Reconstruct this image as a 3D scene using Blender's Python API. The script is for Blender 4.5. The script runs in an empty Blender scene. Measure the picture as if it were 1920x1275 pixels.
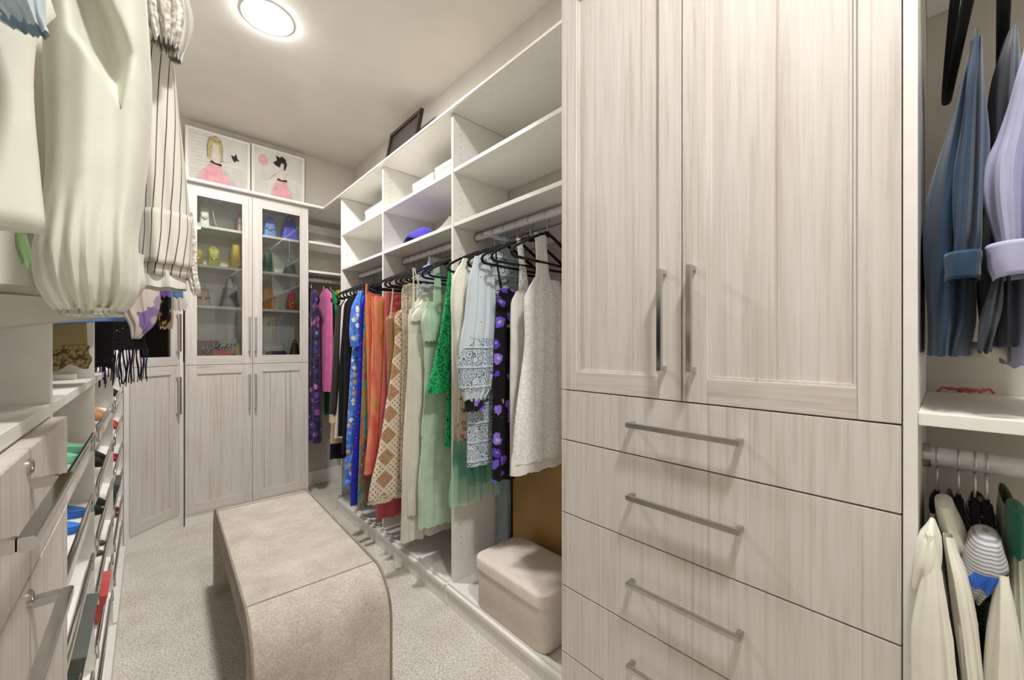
import bpy, bmesh, math, random
from mathutils import Vector, Matrix
random.seed(7)
S = bpy.context.scene
COL = S.collection

# ------------------------------------------------------------ camera
FPX, VPY, HZ, H = 745.0, 277.0, 648.0, 1.29
YAW = math.atan((960 - VPY) / FPX)
SN, CS = math.sin(YAW), math.cos(YAW)
cam = bpy.data.cameras.new('camera')
cam.sensor_width = 36.0
cam.lens = FPX / 1920 * 36
cam.shift_y = (HZ - 637.5) / 1920
cam.clip_start = 0.01
camo = bpy.data.objects.new('camera', cam)
COL.objects.link(camo)
camo.location = (0, 0, H)
camo.rotation_euler = (math.pi / 2, 0, -YAW)
S.camera = camo
S.view_settings.view_transform = 'Standard'
S.view_settings.look = 'None'
S.view_settings.gamma = 1.0
S.view_settings.use_curve_mapping = False
S.view_settings.exposure = 0.42
wd = bpy.data.worlds.new('world')
S.world = wd
wd.use_nodes = True
wd.node_tree.nodes['Background'].inputs[0].default_value = (0.96, 0.985, 1.0, 1)
wd.node_tree.nodes['Background'].inputs[1].default_value = 0.0
LAMP_STRENGTH = 270.0                                   # every downlight is the same fitting
CEILING_LIGHTS = [(0.472, 2.443), (0.472, -0.20)]          # the one in view, and the next of the row above the camera


def ray(u, v):
    t = u - 960
    return (SN * FPX + CS * t, CS * FPX - SN * t, HZ - v)


def onX(u, v, X):
    a = ray(u, v); k = X / a[0]
    return (X, a[1] * k, H + a[2] * k)


def onY(u, v, Y):
    a = ray(u, v); k = Y / a[1]
    return (a[0] * k, Y, H + a[2] * k)


def onZ(u, v, z):
    a = ray(u, v); k = (z - H) / a[2]
    return (a[0] * k, a[1] * k, z)


# ------------------------------------------------------------ materials
def lin(c):
    return tuple(((x / 255) / 12.92 if x <= 10 else (((x / 255) + 0.055) / 1.055) ** 2.4) for x in c) + (1.0,)


class NT:
    def __init__(s, name):
        s.m = bpy.data.materials.new(name)
        s.m.use_nodes = True
        s.t = s.m.node_tree
        s.b = s.t.nodes['Principled BSDF']
        s.o = s.t.nodes['Material Output']

    def n(s, typ, **kw):
        nd = s.t.nodes.new(typ)
        for k, v in kw.items():
            if k.startswith('i_'):
                nd.inputs[k[2:].replace('_', ' ')].default_value = v
            else:
                setattr(nd, k, v)
        return nd

    def l(s, a, b):
        s.t.links.new(a, b)

    def coord(s, which='Object', scale=(1, 1, 1), rot=(0, 0, 0)):
        tc = s.n('ShaderNodeTexCoord')
        mp = s.n('ShaderNodeMapping')
        mp.inputs['Scale'].default_value = scale
        mp.inputs['Rotation'].default_value = rot
        s.l(tc.outputs[which], mp.inputs['Vector'])
        return mp.outputs['Vector']

    def noise(s, vec, scale, detail=3, rough=0.55, dist=0.0):
        nd = s.n('ShaderNodeTexNoise')
        nd.inputs['Scale'].default_value = scale
        nd.inputs['Detail'].default_value = detail
        nd.inputs['Roughness'].default_value = rough
        nd.inputs['Distortion'].default_value = dist
        s.l(vec, nd.inputs['Vector'])
        return nd.outputs['Fac']

    def vor(s, vec, scale, feature='F1', rnd=1.0):
        nd = s.n('ShaderNodeTexVoronoi')
        nd.feature = feature
        nd.inputs['Scale'].default_value = scale
        nd.inputs['Randomness'].default_value = rnd
        s.l(vec, nd.inputs['Vector'])
        return nd

    def ramp(s, fac, stops, const=False):
        r = s.n('ShaderNodeValToRGB')
        r.color_ramp.interpolation = 'CONSTANT' if const else 'LINEAR'
        els = r.color_ramp.elements
        while len(els) < len(stops):
            els.new(0.5)
        for e, (p, c) in zip(els, stops):
            e.position = p
            e.color = c if len(c) == 4 and max(c) <= 1.0 else lin(c)
        s.l(fac, r.inputs['Fac'])
        return r.outputs['Color']

    def math(s, op, a, b=None):
        nd = s.n('ShaderNodeMath')
        nd.operation = op
        for i, x in enumerate((a, b)):
            if x is None:
                continue
            if isinstance(x, (int, float)):
                nd.inputs[i].default_value = x
            else:
                s.l(x, nd.inputs[i])
        return nd.outputs[0]

    def mix(s, fac, a, b, mode='MIX'):
        nd = s.n('ShaderNodeMix')
        nd.data_type = 'RGBA'
        nd.blend_type = mode
        if isinstance(fac, (int, float)):
            nd.inputs[0].default_value = fac
        else:
            s.l(fac, nd.inputs[0])
        for i, x in ((6, a), (7, b)):
            if isinstance(x, tuple):
                nd.inputs[i].default_value = x if len(x) == 4 and max(x) <= 1 else lin(x)
            else:
                s.l(x, nd.inputs[i])
        return nd.outputs[2]

    def bump(s, height, strength=0.2, dist=0.002):
        b = s.n('ShaderNodeBump')
        b.inputs['Strength'].default_value = strength
        b.inputs['Distance'].default_value = dist
        s.l(height, b.inputs['Height'])
        s.l(b.outputs['Normal'], s.b.inputs['Normal'])

    def base(s, c):
        if isinstance(c, tuple):
            s.b.inputs['Base Color'].default_value = c if len(c) == 4 and max(c) <= 1 else lin(c)
        else:
            s.l(c, s.b.inputs['Base Color'])

    def p(s, **kw):
        for k, v in kw.items():
            s.b.inputs[k.replace('_', ' ')].default_value = v
        return s


MATS = {}


def plain(name, rgb, rough=0.5, metal=0.0, var=0.05, nscale=30, bump=0.0, **kw):
    if name in MATS:
        return MATS[name]
    t = NT(name)
    v = t.coord()
    f = t.noise(v, nscale, 2)
    d = tuple(max(0, c * (1 - var)) for c in rgb)
    e = tuple(min(255, c * (1 + var)) for c in rgb)
    t.base(t.ramp(f, [(0.3, d), (0.7, e)]))
    t.p(Roughness=rough, Metallic=metal, **kw)
    if bump:
        t.bump(t.noise(v, nscale * 12, 2), bump, 0.001)
    MATS[name] = t.m
    return t.m


def wood(name, axis):
    t = NT(name)
    sc = {'z': (11, 11, 0.40), 'h': (0.6, 0.6, 18)}[axis]
    v = t.coord('Object', sc)
    a = t.noise(v, 1.6, 5, 0.62, 0.25)
    b = t.noise(t.coord('Object', tuple(x * 3.5 for x in sc)), 2.2, 3, 0.6)
    c1 = t.ramp(a, [(0.30, (196, 186, 178)), (0.38, (213, 206, 199)), (0.55, (221, 215, 209)), (0.75, (211, 203, 196))])
    c2 = t.ramp(b, [(0.28, (222, 214, 207)), (0.55, (255, 255, 255))])
    st = t.noise(t.coord('Object', tuple(x * (4.2 if x > 1 else .8) for x in sc)), 1.3, 3, 0.55)
    c3 = t.ramp(st, [(0.28, (206, 194, 184)), (0.37, (255, 255, 255))])
    t.base(t.mix(0.7, t.mix(0.55, c1, c2, 'MULTIPLY'), c3, 'MULTIPLY'))
    t.p(Roughness=0.42)
    t.bump(b, 0.06, 0.0006)
    return t.m


WOOD = wood('whitewashed_wood_vertical', 'z')
WOODH = wood('whitewashed_wood_horizontal', 'h')
WHITE = plain('white_melamine', (238, 235, 229), 0.4, var=0.012)
WHITE_EDGE = plain('white_edge', (243, 240, 233), 0.35, var=0.01)
WALLM = plain('wall_paint', (202, 196, 186), 0.75, var=0.02, nscale=4, bump=0.04)
CEILM = plain('ceiling_paint', (219, 214, 205), 0.85, var=0.02, nscale=3, bump=0.08)
CHROME = plain('polished_chrome', (205, 205, 202), 0.12, 1.0, var=0.01)
NICKEL = plain('brushed_nickel', (190, 188, 184), 0.28, 1.0, var=0.02)
RODM = plain('satin_rod', (232, 230, 228), 0.3, 0.15, var=0.01)
BLACKV = plain('black_velvet', (14, 14, 16), 0.95, var=0.1)
HOLE = plain('shelf_pin_hole', (70, 66, 60), 0.8)
HAMPER = plain('taupe_felt', (226, 215, 205), 0.85, var=0.02, nscale=20, bump=0.05)
GOLD = plain('bronze_gold_board', (178, 138, 78), 0.45, 0.1, var=0.08, nscale=3)
DARKWOOD = plain('dark_frame_wood', (48, 32, 24), 0.35, var=0.15)


def glass():
    t = NT('cabinet_glass')
    t.t.nodes.remove(t.b)
    tr = t.n('ShaderNodeBsdfTransparent')
    tr.inputs[0].default_value = (0.93, 0.95, 0.94, 1)
    gl = t.n('ShaderNodeBsdfGlossy')
    gl.inputs['Roughness'].default_value = 0.01
    fr = t.n('ShaderNodeFresnel')
    fr.inputs[0].default_value = 1.6
    mx = t.n('ShaderNodeMixShader')
    t.l(fr.outputs[0], mx.inputs[0]); t.l(tr.outputs[0], mx.inputs[1]); t.l(gl.outputs[0], mx.inputs[2])
    t.l(mx.outputs[0], t.o.inputs[0])
    return t.m


GLASS = glass()


def carpet():
    t = NT('loop_pile_carpet')
    v = t.coord('Object', (1, 1, 1))
    vo = t.vor(v, 150)
    big = t.noise(v, 7, 3)
    fine = t.noise(t.coord('Object', (130, 170, 130), (0, 0, 0.5)), 1.0, 2, 0.75)
    c = t.ramp(fine, [(0.36, (182, 173, 161)), (0.48, (230, 224, 215)), (0.62, (250, 246, 240))])
    g = t.ramp(big, [(0.3, (240, 237, 233)), (0.7, (255, 255, 255))])
    t.base(t.mix(1.0, c, g, 'MULTIPLY'))
    t.p(Roughness=1.0)
    t.b.inputs['Specular IOR Level'].default_value = 0.05
    t.bump(t.math('ADD', vo.outputs['Distance'], fine), 0.9, 0.006)
    return t.m


def bench_fabric(name, k):
    t = NT(name)
    v = t.coord('Object')
    n1 = t.noise(v, 9, 5, 0.7)
    n2 = t.noise(v, 160, 3, 0.7)
    c = t.ramp(n1, [(0.3, tuple(x * k for x in (194, 185, 174))), (0.7, tuple(x * k for x in (224, 216, 206)))])
    g = t.ramp(n2, [(0.3, (206, 200, 192)), (0.65, (255, 255, 255))])
    t.base(t.mix(0.85, c, g, 'MULTIPLY'))
    t.p(Roughness=0.95)
    t.b.inputs['Specular IOR Level'].default_value = 0.1
    t.bump(n2, 0.35, 0.002)
    return t.m


CARPET = carpet()
BENCHM = bench_fabric('taupe_bench_fabric', 1.0)
PIPING = plain('bench_piping', (150, 140, 126), 0.9)


# --- fabrics; UV is in metres
def fab_finish(t, uv, rough=0.85, sheen=0.15, weave=900, bs=0.12):
    t.p(Roughness=rough)
    t.b.inputs['Sheen Weight'].default_value = sheen
    t.b.inputs['Specular IOR Level'].default_value = 0.25
    t.bump(t.noise(uv, weave * 0.35, 2), bs, 0.001)


def cloth(name, rgb, rough=0.85, var=0.06, sheen=0.15):
    if name in MATS:
        return MATS[name]
    t = NT(name)
    uv = t.coord('UV')
    f = t.noise(uv, 14, 3)
    t.base(t.ramp(f, [(0.3, tuple(c * (1 - var) for c in rgb)), (0.7, tuple(min(255, c * (1 + var * .4)) for c in rgb))]))
    fab_finish(t, uv, rough, sheen)
    MATS[name] = t.m
    return t.m


def floral(name, base, petals, scale, cover=0.36, ground2=None, swirl=0.0):
    t = NT(name)
    uv = t.coord('UV')
    if swirl:
        nv = t.n('ShaderNodeTexNoise'); nv.inputs['Scale'].default_value = 9
        t.l(uv, nv.inputs['Vector'])
        add = t.n('ShaderNodeVectorMath'); add.operation = 'MULTIPLY_ADD'
        t.l(nv.outputs['Color'], add.inputs[0]); add.inputs[1].default_value = (swirl,) * 3
        t.l(uv, add.inputs[2])
        uv2 = add.outputs[0]
    else:
        uv2 = uv
    vo = t.vor(uv2, scale)
    sep = t.n('ShaderNodeSeparateColor')
    t.l(vo.outputs['Color'], sep.inputs[0])
    n = len(petals)
    pal = t.ramp(sep.outputs[0], [(i / n, p) for i, p in enumerate(petals)], True)
    wob = t.noise(uv2, scale * 3.2, 2)
    dd = t.math('ADD', vo.outputs['Distance'], t.math('MULTIPLY', t.math('SUBTRACT', wob, 0.5), 0.55))
    msk = t.math('LESS_THAN', dd, cover)
    core = t.math('LESS_THAN', dd, cover * 0.32)
    g = base
    if ground2:
        g = t.ramp(t.noise(uv2, scale * 0.9, 3, 0.6, 1.0), [(0.0, base), (0.52, base), (0.56, ground2), (1.0, ground2)])
    c = t.mix(msk, g, pal)
    c = t.mix(core, c, t.mix(0.5, pal, (240, 225, 190)))
    t.base(c)
    fab_finish(t, uv)
    return t.m


def swirl(name, stops, scale, dist=2.0):
    t = NT(name)
    uv = t.coord('UV', (1, 0.55, 1))
    f = t.noise(uv, scale, 3, 0.5, dist)
    t.base(t.ramp(f, stops))
    fab_finish(t, t.coord('UV'), 0.6)
    return t.m


def stripes(name, base, line, period, width, slant=0.0, axis=0, extra=None):
    t = NT(name)
    uv = t.coord('UV', (1, 1, 1), (0, 0, slant))
    sp = t.n('ShaderNodeSeparateXYZ'); t.l(uv, sp.inputs[0])
    fr = t.math('FRACT', t.math('MULTIPLY', sp.outputs[axis], 1.0 / period))
    m = t.math('LESS_THAN', fr, width)
    t.base(t.mix(m, base, line))
    fab_finish(t, t.coord('UV'))
    return t.m


def lace(name, col, dark, scale, holes=0.05, alpha=True):
    t = NT(name)
    uv = t.coord('UV')
    vo = t.vor(uv, scale, 'DISTANCE_TO_EDGE')
    v2 = t.vor(uv, scale * 2.6)
    big = t.noise(uv, scale * 0.28, 2)
    c = t.ramp(v2.outputs['Distance'], [(0.0, tuple(min(255, x * 1.15) for x in col)), (0.45, col), (0.8, dark)])
    t.base(c)
    fab_finish(t, uv, 0.8)
    t.bump(v2.outputs['Distance'], 0.8, 0.004)
    if alpha:
        inside = t.math('GREATER_THAN', vo.outputs['Distance'], 1.0 - holes)
        cell = t.math('GREATER_THAN', v2.outputs['Distance'], 0.78)
        patch = t.math('GREATER_THAN', big, 0.5)
        hole = t.math('MULTIPLY', cell, patch)
        t.l(t.math('SUBTRACT', 1.0, hole), t.b.inputs['Alpha'])
    return t.m


def paisley(name, base, ink, scale, density):
    t = NT(name)
    uv = t.coord('UV')
    vo = t.vor(uv, scale)
    wob = t.noise(uv, scale * 2.0, 3)
    d = t.math('ADD', vo.outputs['Distance'], t.math('MULTIPLY', wob, 0.35))
    rings = t.math('LESS_THAN', t.math('FRACT', t.math('MULTIPLY', d, 5.0)), density)
    sp = t.n('ShaderNodeSeparateXYZ'); t.l(uv, sp.inputs[0])
    band = t.math('FRACT', t.math('MULTIPLY', sp.outputs[1], 1 / 0.085))
    line = t.math('LESS_THAN', band, 0.05)
    ink_on = t.math('MAXIMUM', t.math('MULTIPLY', rings, t.math('GREATER_THAN', band, 0.16)), line)
    tone = t.ramp(t.noise(uv, 7, 2), [(0.3, base), (0.7, tuple(min(255, x * 1.06) for x in base))])
    t.base(t.mix(t.math('MULTIPLY', ink_on, 0.8), tone, ink))
    fab_finish(t, uv)
    return t.m


def crochet(name):
    t = NT(name)
    uv = t.coord('UV', (1, 1, 1), (0, 0, math.radians(45)))
    sp = t.n('ShaderNodeSeparateXYZ'); t.l(uv, sp.inputs[0])
    P = 0.085
    fx = t.math('FRACT', t.math('MULTIPLY', sp.outputs[0], 1 / P))
    fy = t.math('FRACT', t.math('MULTIPLY', sp.outputs[1], 1 / P))
    ix = t.math('FLOOR', t.math('MULTIPLY', sp.outputs[0], 1 / P))
    iy = t.math('FLOOR', t.math('MULTIPLY', sp.outputs[1], 1 / P))
    chk = t.math('LESS_THAN', t.math('ABSOLUTE', t.math('MODULO', t.math('ADD', ix, iy), 2.0)), 0.5)
    edge = t.math('MAXIMUM', t.math('LESS_THAN', fx, 0.16), t.math('LESS_THAN', fy, 0.16))
    gx = t.math('LESS_THAN', t.math('FRACT', t.math('MULTIPLY', fx, 4.0)), 0.5)
    gy = t.math('LESS_THAN', t.math('FRACT', t.math('MULTIPLY', fy, 4.0)), 0.5)
    grid = t.math('MAXIMUM', gx, gy)
    white = t.math('MAXIMUM', edge, t.math('MULTIPLY', chk, grid))
    n = t.ramp(t.noise(uv, 60, 2), [(0.3, (166, 128, 92)), (0.7, (196, 160, 122))])
    t.base(t.mix(white, n, (232, 218, 198)))
    fab_finish(t, uv)
    t.bump(white, 0.6, 0.003)
    return t.m


def sequin(name, col):
    t = NT(name)
    uv = t.coord('UV')
    vo = t.vor(uv, 75)
    n2 = t.noise(uv, 22, 3)
    t.base(t.ramp(vo.outputs['Distance'], [(0.0, tuple(min(255, x * 1.05) for x in col)), (0.7, tuple(x * 0.93 for x in col))]))
    fab_finish(t, uv, 0.45)
    t.bump(t.math('ADD', vo.outputs['Distance'], n2), 0.45, 0.004)
    return t.m


def tulle(name, col, alpha):
    t = NT(name)
    uv = t.coord('UV')
    t.base(col)
    t.p(Roughness=0.9)
    t.b.inputs['Alpha'].default_value = alpha
    return t.m


# ------------------------------------------------------------ mesh builder
class MB:
    def __init__(s, T=None):
        s.v, s.f, s.uv = [], [], []
        s.T = T

    def add(s, pts, uvs=None):
        i0 = len(s.v)
        for k, p in enumerate(pts):
            p = Vector(p)
            if s.T:
                p = s.T(p)
            s.v.append(tuple(p))
            s.uv.append(uvs[k] if uvs else (p[0] + p[1], p[2]))
        return i0

    def box(s, x0, x1, y0, y1, z0, z1):
        i = s.add([(x0, y0, z0), (x1, y0, z0), (x1, y1, z0), (x0, y1, z0), (x0, y0, z1), (x1, y0, z1), (x1, y1, z1), (x0, y1, z1)])
        s.f += [tuple(i + k for k in q) for q in ((0, 3, 2, 1), (4, 5, 6, 7), (0, 1, 5, 4), (1, 2, 6, 5), (2, 3, 7, 6), (3, 0, 4, 7))]
        return s

    def grid(s, rows, uvs=None, close=False):
        n = len(rows[0])
        i0 = len(s.v)
        for r, row in enumerate(rows):
            s.add(row, uvs[r] if uvs else None)
        m = n if close else n - 1
        for r in range(len(rows) - 1):
            for c in range(m):
                a = i0 + r * n + c
                b = i0 + r * n + (c + 1) % n
                s.f.append((a, b, b + n, a + n))
        return i0

    def tube(s, path, r, n=10, caps=True, closed=False, flat=1.0):
        P = [Vector(p) for p in path]
        m = len(P)
        rr = r if isinstance(r, (list, tuple)) else [r] * m
        rows = []
        up = Vector((0, 0, 1))
        prev = None
        for i in range(m):
            if closed:
                t = (P[(i + 1) % m] - P[i - 1])
            else:
                t = P[min(i + 1, m - 1)] - P[max(i - 1, 0)]
            t.normalize()
            if prev is None:
                a = t.cross(up)
                if a.length < 0.05:
                    a = t.cross(Vector((1, 0, 0)))
            else:
                a = prev - t * prev.dot(t)
                if a.length < 1e-4:
                    a = t.cross(up)
            a.normalize()
            prev = a
            b = t.cross(a)
            rows.append([P[i] + (a * math.cos(k * 2 * math.pi / n) + b * math.sin(k * 2 * math.pi / n) * flat) * rr[i] for k in range(n)])
        if closed:
            rows.append(rows[0])
        i0 = s.grid(rows, close=True)
        if caps and not closed:
            s.f.append(tuple(i0 + k for k in range(n))[::-1])
            s.f.append(tuple(i0 + (m - 1) * n + k for k in range(n)))
        return s

    def lathe(s, prof, c=(0, 0, 0), n=24):
        rows = [[(c[0] + r * math.cos(k * 2 * math.pi / n), c[1] + r * math.sin(k * 2 * math.pi / n), c[2] + z) for k in range(n)] for r, z in prof]
        s.grid(rows, close=True)
        return s

    def prism(s, poly, h0, h1, axis='z'):
        def q(a, b, h):
            return {'z': (a, b, h), 'y': (a, h, b), 'x': (h, a, b)}[axis]
        n = len(poly)
        i = s.add([q(a, b, h0) for a, b in poly] + [q(a, b, h1) for a, b in poly])
        s.f.append(tuple(i + k for k in range(n))[::-1])
        s.f.append(tuple(i + n + k for k in range(n)))
        for k in range(n):
            s.f.append((i + k, i + (k + 1) % n, i + n + (k + 1) % n, i + n + k))
        return s

    def rbox(s, rings, n=6):
        """rounded-rectangle rings: (cx, cy, hx, hy, r, z), capped top and bottom"""
        rows = []
        for cx, cy, hx, hy, r, z in rings:
            row = []
            for qx, qy, a0 in ((1, 1, 0), (-1, 1, 90), (-1, -1, 180), (1, -1, 270)):
                for k in range(n + 1):
                    a = math.radians(a0 + 90 * k / n)
                    row.append((cx + qx * (hx - r) + r * math.cos(a), cy + qy * (hy - r) + r * math.sin(a), z))
            rows.append(row)
        m = len(rows[0])
        i0 = s.grid(rows, close=True)
        s.f.append(tuple(i0 + k for k in range(m))[::-1])
        s.f.append(tuple(i0 + (len(rows) - 1) * m + k for k in range(m)))
        return s


class Thing:
    def __init__(s, name, label, cat, loc=(0, 0, 0), rotz=0.0, group=None, kind=None):
        s.o = bpy.data.objects.new(name, None)
        s.o.empty_display_size = 0.05
        COL.objects.link(s.o)
        s.o.location = loc
        s.o.rotation_euler = (0, 0, rotz)
        s.M = (Matrix.Translation(loc) @ Matrix.Rotation(rotz, 4, 'Z')).inverted()
        if label:
            s.o['label'] = label
        if cat:
            s.o['category'] = cat
        if group:
            s.o['group'] = group
        if kind:
            s.o['kind'] = kind

    def part(s, name, mb, mat, parent=None, label=None, world=True, bevel=0.0, smooth=True, kind=None, thick=0.0):
        o = mesh_obj(name, mb, mat, s.M if world else None, bevel, smooth, thick)
        o.parent = parent or s.o
        if label:
            o['label'] = label
        if kind:
            o['kind'] = kind
        return o


def mesh_obj(name, mb, mat, M=None, bevel=0.0, smooth=True, thick=0.0):
    me = bpy.data.meshes.new(name)
    vs = [tuple(M @ Vector(p)) for p in mb.v] if M is not None else mb.v
    me.from_pydata(vs, [], mb.f)
    uvl = me.uv_layers.new(name='UVMap')
    li = [0] * len(me.loops)
    me.loops.foreach_get('vertex_index', li)
    flat = []
    for i in li:
        flat += mb.uv[i]
    uvl.data.foreach_set('uv', flat)
    bm = bmesh.new()
    bm.from_mesh(me)
    if bevel:
        bmesh.ops.bevel(bm, geom=[e for e in bm.edges if len(e.link_faces) == 2 and e.calc_face_angle() > 0.7], offset=bevel, segments=2, affect='EDGES', clamp_overlap=True)
    bmesh.ops.recalc_face_normals(bm, faces=bm.faces)
    bm.to_mesh(me)
    bm.free()
    if smooth:
        me.polygons.foreach_set('use_smooth', [True] * len(me.polygons))
        me.set_sharp_from_angle(angle=0.7)
    me.materials.append(mat)
    o = bpy.data.objects.new(name, me)
    COL.objects.link(o)
    if thick:
        md = o.modifiers.new('cloth_thickness', 'SOLIDIFY')
        md.thickness = thick
        md.offset = 0
    return o


def struct(name, mb, mat, parent=None, bevel=0.0):
    o = mesh_obj(name, mb, mat, None, bevel)
    if parent:
        o.parent = parent
    else:
        o['kind'] = 'structure'
    return o


def copy_thing(o, loc, label, rotz=None, group=None):
    c = o.copy(); COL.objects.link(c)
    c.location = loc
    if rotz is not None:
        c.rotation_euler = (0, 0, rotz)
    c['label'] = label
    if group:
        c['group'] = group
    for ch in o.children:
        d = ch.copy(); COL.objects.link(d); d.parent = c
        for g in ch.children:
            e = g.copy(); COL.objects.link(e); e.parent = d
    return c


# ------------------------------------------------------------ the room
XW, XL, YB, YF, ZC = 1.50, -0.72, 3.965, -1.30, 3.04
struct('floor', MB().box(XL - .1, XW + .1, YF - .1, YB + .1, -0.06, 0), CARPET)
ceil = struct('ceiling', MB().box(XL - .1, XW + .1, YF - .1, YB + .1, ZC, ZC + .08), CEILM)
struct('wall_right', MB().box(XW, XW + .1, YF, YB, 0, ZC), WALLM)
struct('wall_left', MB().box(XL - .1, XL, YF, YB, 0, ZC), WALLM)
struct('wall_back', MB().box(XL - .1, XW + .1, YB, YB + .1, 0, ZC), WALLM)
DX0, DX1, DZ = -.45, .80, 2.12          # doorway behind the photographer, door closed
wf = MB().box(XL - .1, DX0, YF - .1, YF, 0, ZC)
wf.box(DX1, XW + .1, YF - .1, YF, 0, ZC)
wf.box(DX0, DX1, YF - .1, YF, DZ, ZC)
struct('wall_front', wf, WALLM)
tr = MB()
for q in ((DX0 - .07, DX0, 0, DZ + .07), (DX1, DX1 + .07, 0, DZ + .07), (DX0, DX1, DZ, DZ + .07)):
    tr.box(q[0], q[1], YF, YF + .018, q[2], q[3])
struct('trim_1', tr, WHITE, bevel=.002)
d1 = struct('door_1', MB().box(DX0, DX1, YF - .06, YF - .02, 0, DZ), WHITE, bevel=.002)
struct('door_handle', MB().tube([(DX0 + .07, YF - .022, 1.0), (DX0 + .07, YF + .03, 1.0), (DX0 + .17, YF + .03, 1.0)], .009), NICKEL, d1)
struct('baseboard_back', MB().box(1.0, XW, YB - .014, YB, 0, 0.13), WHITE, bevel=.003)
# ceiling lights
for i, (lx, ly) in enumerate(CEILING_LIGHTS):
    off = '_offscreen' if i else ''
    L = Thing('recessed_light' + off, ['round white recessed downlight lit in the ceiling over the bench end',
                                       'round recessed downlight in the ceiling beside the double hanging bay'][i], 'ceiling light', (lx, ly, ZC), 0, 'recessed ceiling downlights')
    L.part('trim_ring', MB().lathe([(.122, .001), (.121, -.004), (.112, -.006), (.1085, -.005), (.108, .001)], (lx, ly, ZC), 40), plain('light_trim', (240, 238, 232), .4))
    t = NT('lamp_lens')
    t.p(Roughness=.5)
    t.b.inputs['Emission Color'].default_value = (1.0, 0.985, 0.965, 1)
    t.b.inputs['Emission Strength'].default_value = LAMP_STRENGTH
    LENS = t.m
    rows = [[(lx + r * math.cos(k * math.pi / 16), ly + r * math.sin(k * math.pi / 16), ZC - z) for k in range(32)] for r, z in ((.107, .002), (.106, .009), (.098, .011), (.06, .0125), (.001, .013))]
    mb = MB(); mb.grid(rows, close=True)
    L.part('lens' + off, mb, LENS)


# ------------------------------------------------------------ cabinet pieces
def frameT(o, d, n):
    o, d, n = Vector(o), Vector(d).normalized(), Vector(n).normalized()
    up = Vector((0, 0, 1))
    return lambda p: o + d * p[0] + n * p[1] + up * p[2]


def bar_handle(th, parent, T, s, z, L, vert, mat=CHROME, proj=0.034, w=0.0125):
    mb = MB(T)
    if vert:
        mb.box(s - w / 2, s + w / 2, proj - w, proj, z - L / 2, z + L / 2)
        for e in (-1, 1):
            zc = z + e * (L / 2 - w / 2)
            mb.box(s - w / 2, s + w / 2, 0, proj - w + .001, zc - w / 2, zc + w / 2)
    else:
        mb.box(s - L / 2, s + L / 2, proj - w, proj, z - w / 2, z + w / 2)
        for e in (-1, 1):
            sc = s + e * (L / 2 - w / 2)
            mb.box(sc - w / 2, sc + w / 2, 0, proj - w + .001, z - w / 2, z + w / 2)
    return th.part('handle', mb, mat, parent, 'polished chrome bar handle', bevel=.0012)


def shaker_door(th, T, w, z0, z1, hs, hz, glassy=False, st=0.062, tk=0.02, hl=0.262):
    """door in frame T: s in 0..w, outward y; hs = handle s, hz = handle centre z"""
    g = 0.0015
    mb = MB(T)
    mb.box(g, st, 0, tk, z0 + g, z1 - g)
    mb.box(w - st, w - g, 0, tk, z0 + g, z1 - g)
    d = th.part('door', mb, WOOD, bevel=.0012)
    for a, b in ((z0 + g, z0 + st), (z1 - st, z1 - g)):
        th.part('rail', MB(T).box(st, w - st, 0, tk - .0006, a, b), WOODH, d, bevel=.0012)
    if glassy:
        th.part('glass_pane', MB(T).box(st - .004, w - st + .004, .007, .011, z0 + st - .004, z1 - st + .004), GLASS, d, 'clear glass pane')
    else:
        th.part('panel', MB(T).box(st - .004, w - st + .004, .001, tk - .009, z0 + st - .004, z1 - st + .004), WOOD, d)
        bd = MB(T)
        q = .006
        for (a0, a1, c0, c1) in ((st, st + q, z0 + st, z1 - st), (w - st - q, w - st, z0 + st, z1 - st), (st + q, w - st - q, z0 + st, z0 + st + q), (st + q, w - st - q, z1 - st - q, z1 - st)):
            bd.box(a0, a1, tk - .0095, tk - .005, c0, c1)
        th.part('bead', bd, WOOD, d)
    Th = lambda p, T=T: T(Vector((p[0], p[1] + tk, p[2])))
    bar_handle(th, d, Th, hs, hz, hl, True)
    return d


ZT = 2.455          # top of the cabinets (under the crown shelf)
# ---- tall cabinet with doors and drawers
XC = 1.0
yR, yM, yLf = 0.052, 0.453, 0.852
tc = Thing('wardrobe_cabinet', 'tall whitewashed wood cabinet with two doors above a stack of drawers', 'cabinet', (1.25, .45, 0))
tc.part('carcass', MB().box(XC + .021, XW - .002, yR, yLf, 0.0, ZT), WHITE)
tc.part('side_panel', MB().box(XC, XW - .002, yR - .019, yR - .0005, 0, ZT), WHITE, bevel=.001)
Tc = frameT((XC + .02, yR, 0), (0, 1, 0), (-1, 0, 0))
shaker_door(tc, Tc, yM - yR, 1.147, ZT - .004, yM - yR - .031, 1.356)
Tc2 = frameT((XC + .02, yM, 0), (0, 1, 0), (-1, 0, 0))
shaker_door(tc, Tc2, yLf - yM, 1.147, ZT - .004, .045, 1.356)
dz = [1.147, .985, .748, .509, .292, .09]
for a, b in zip(dz[1:], dz[:-1]):
    dr = tc.part('drawer', MB(Tc).box(.0015, yLf - yR - .0015, 0, .02, a + .0015, b - .0015), WOOD, bevel=.0012)
    Th = frameT((XC, yR, 0), (0, 1, 0), (-1, 0, 0))
    bar_handle(tc, dr, Th, .40, (a + b) / 2 + .006, .285, False, NICKEL)
tc.part('plinth', MB().box(XC + .03, XC + .045, yR, yLf, 0, .09), WHITE)
tc.part('crown', MB().box(XC - .03, XW - .002, yR - .019, yLf + .0, ZT, ZT + .022), WHITE_EDGE, bevel=.003)

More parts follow.
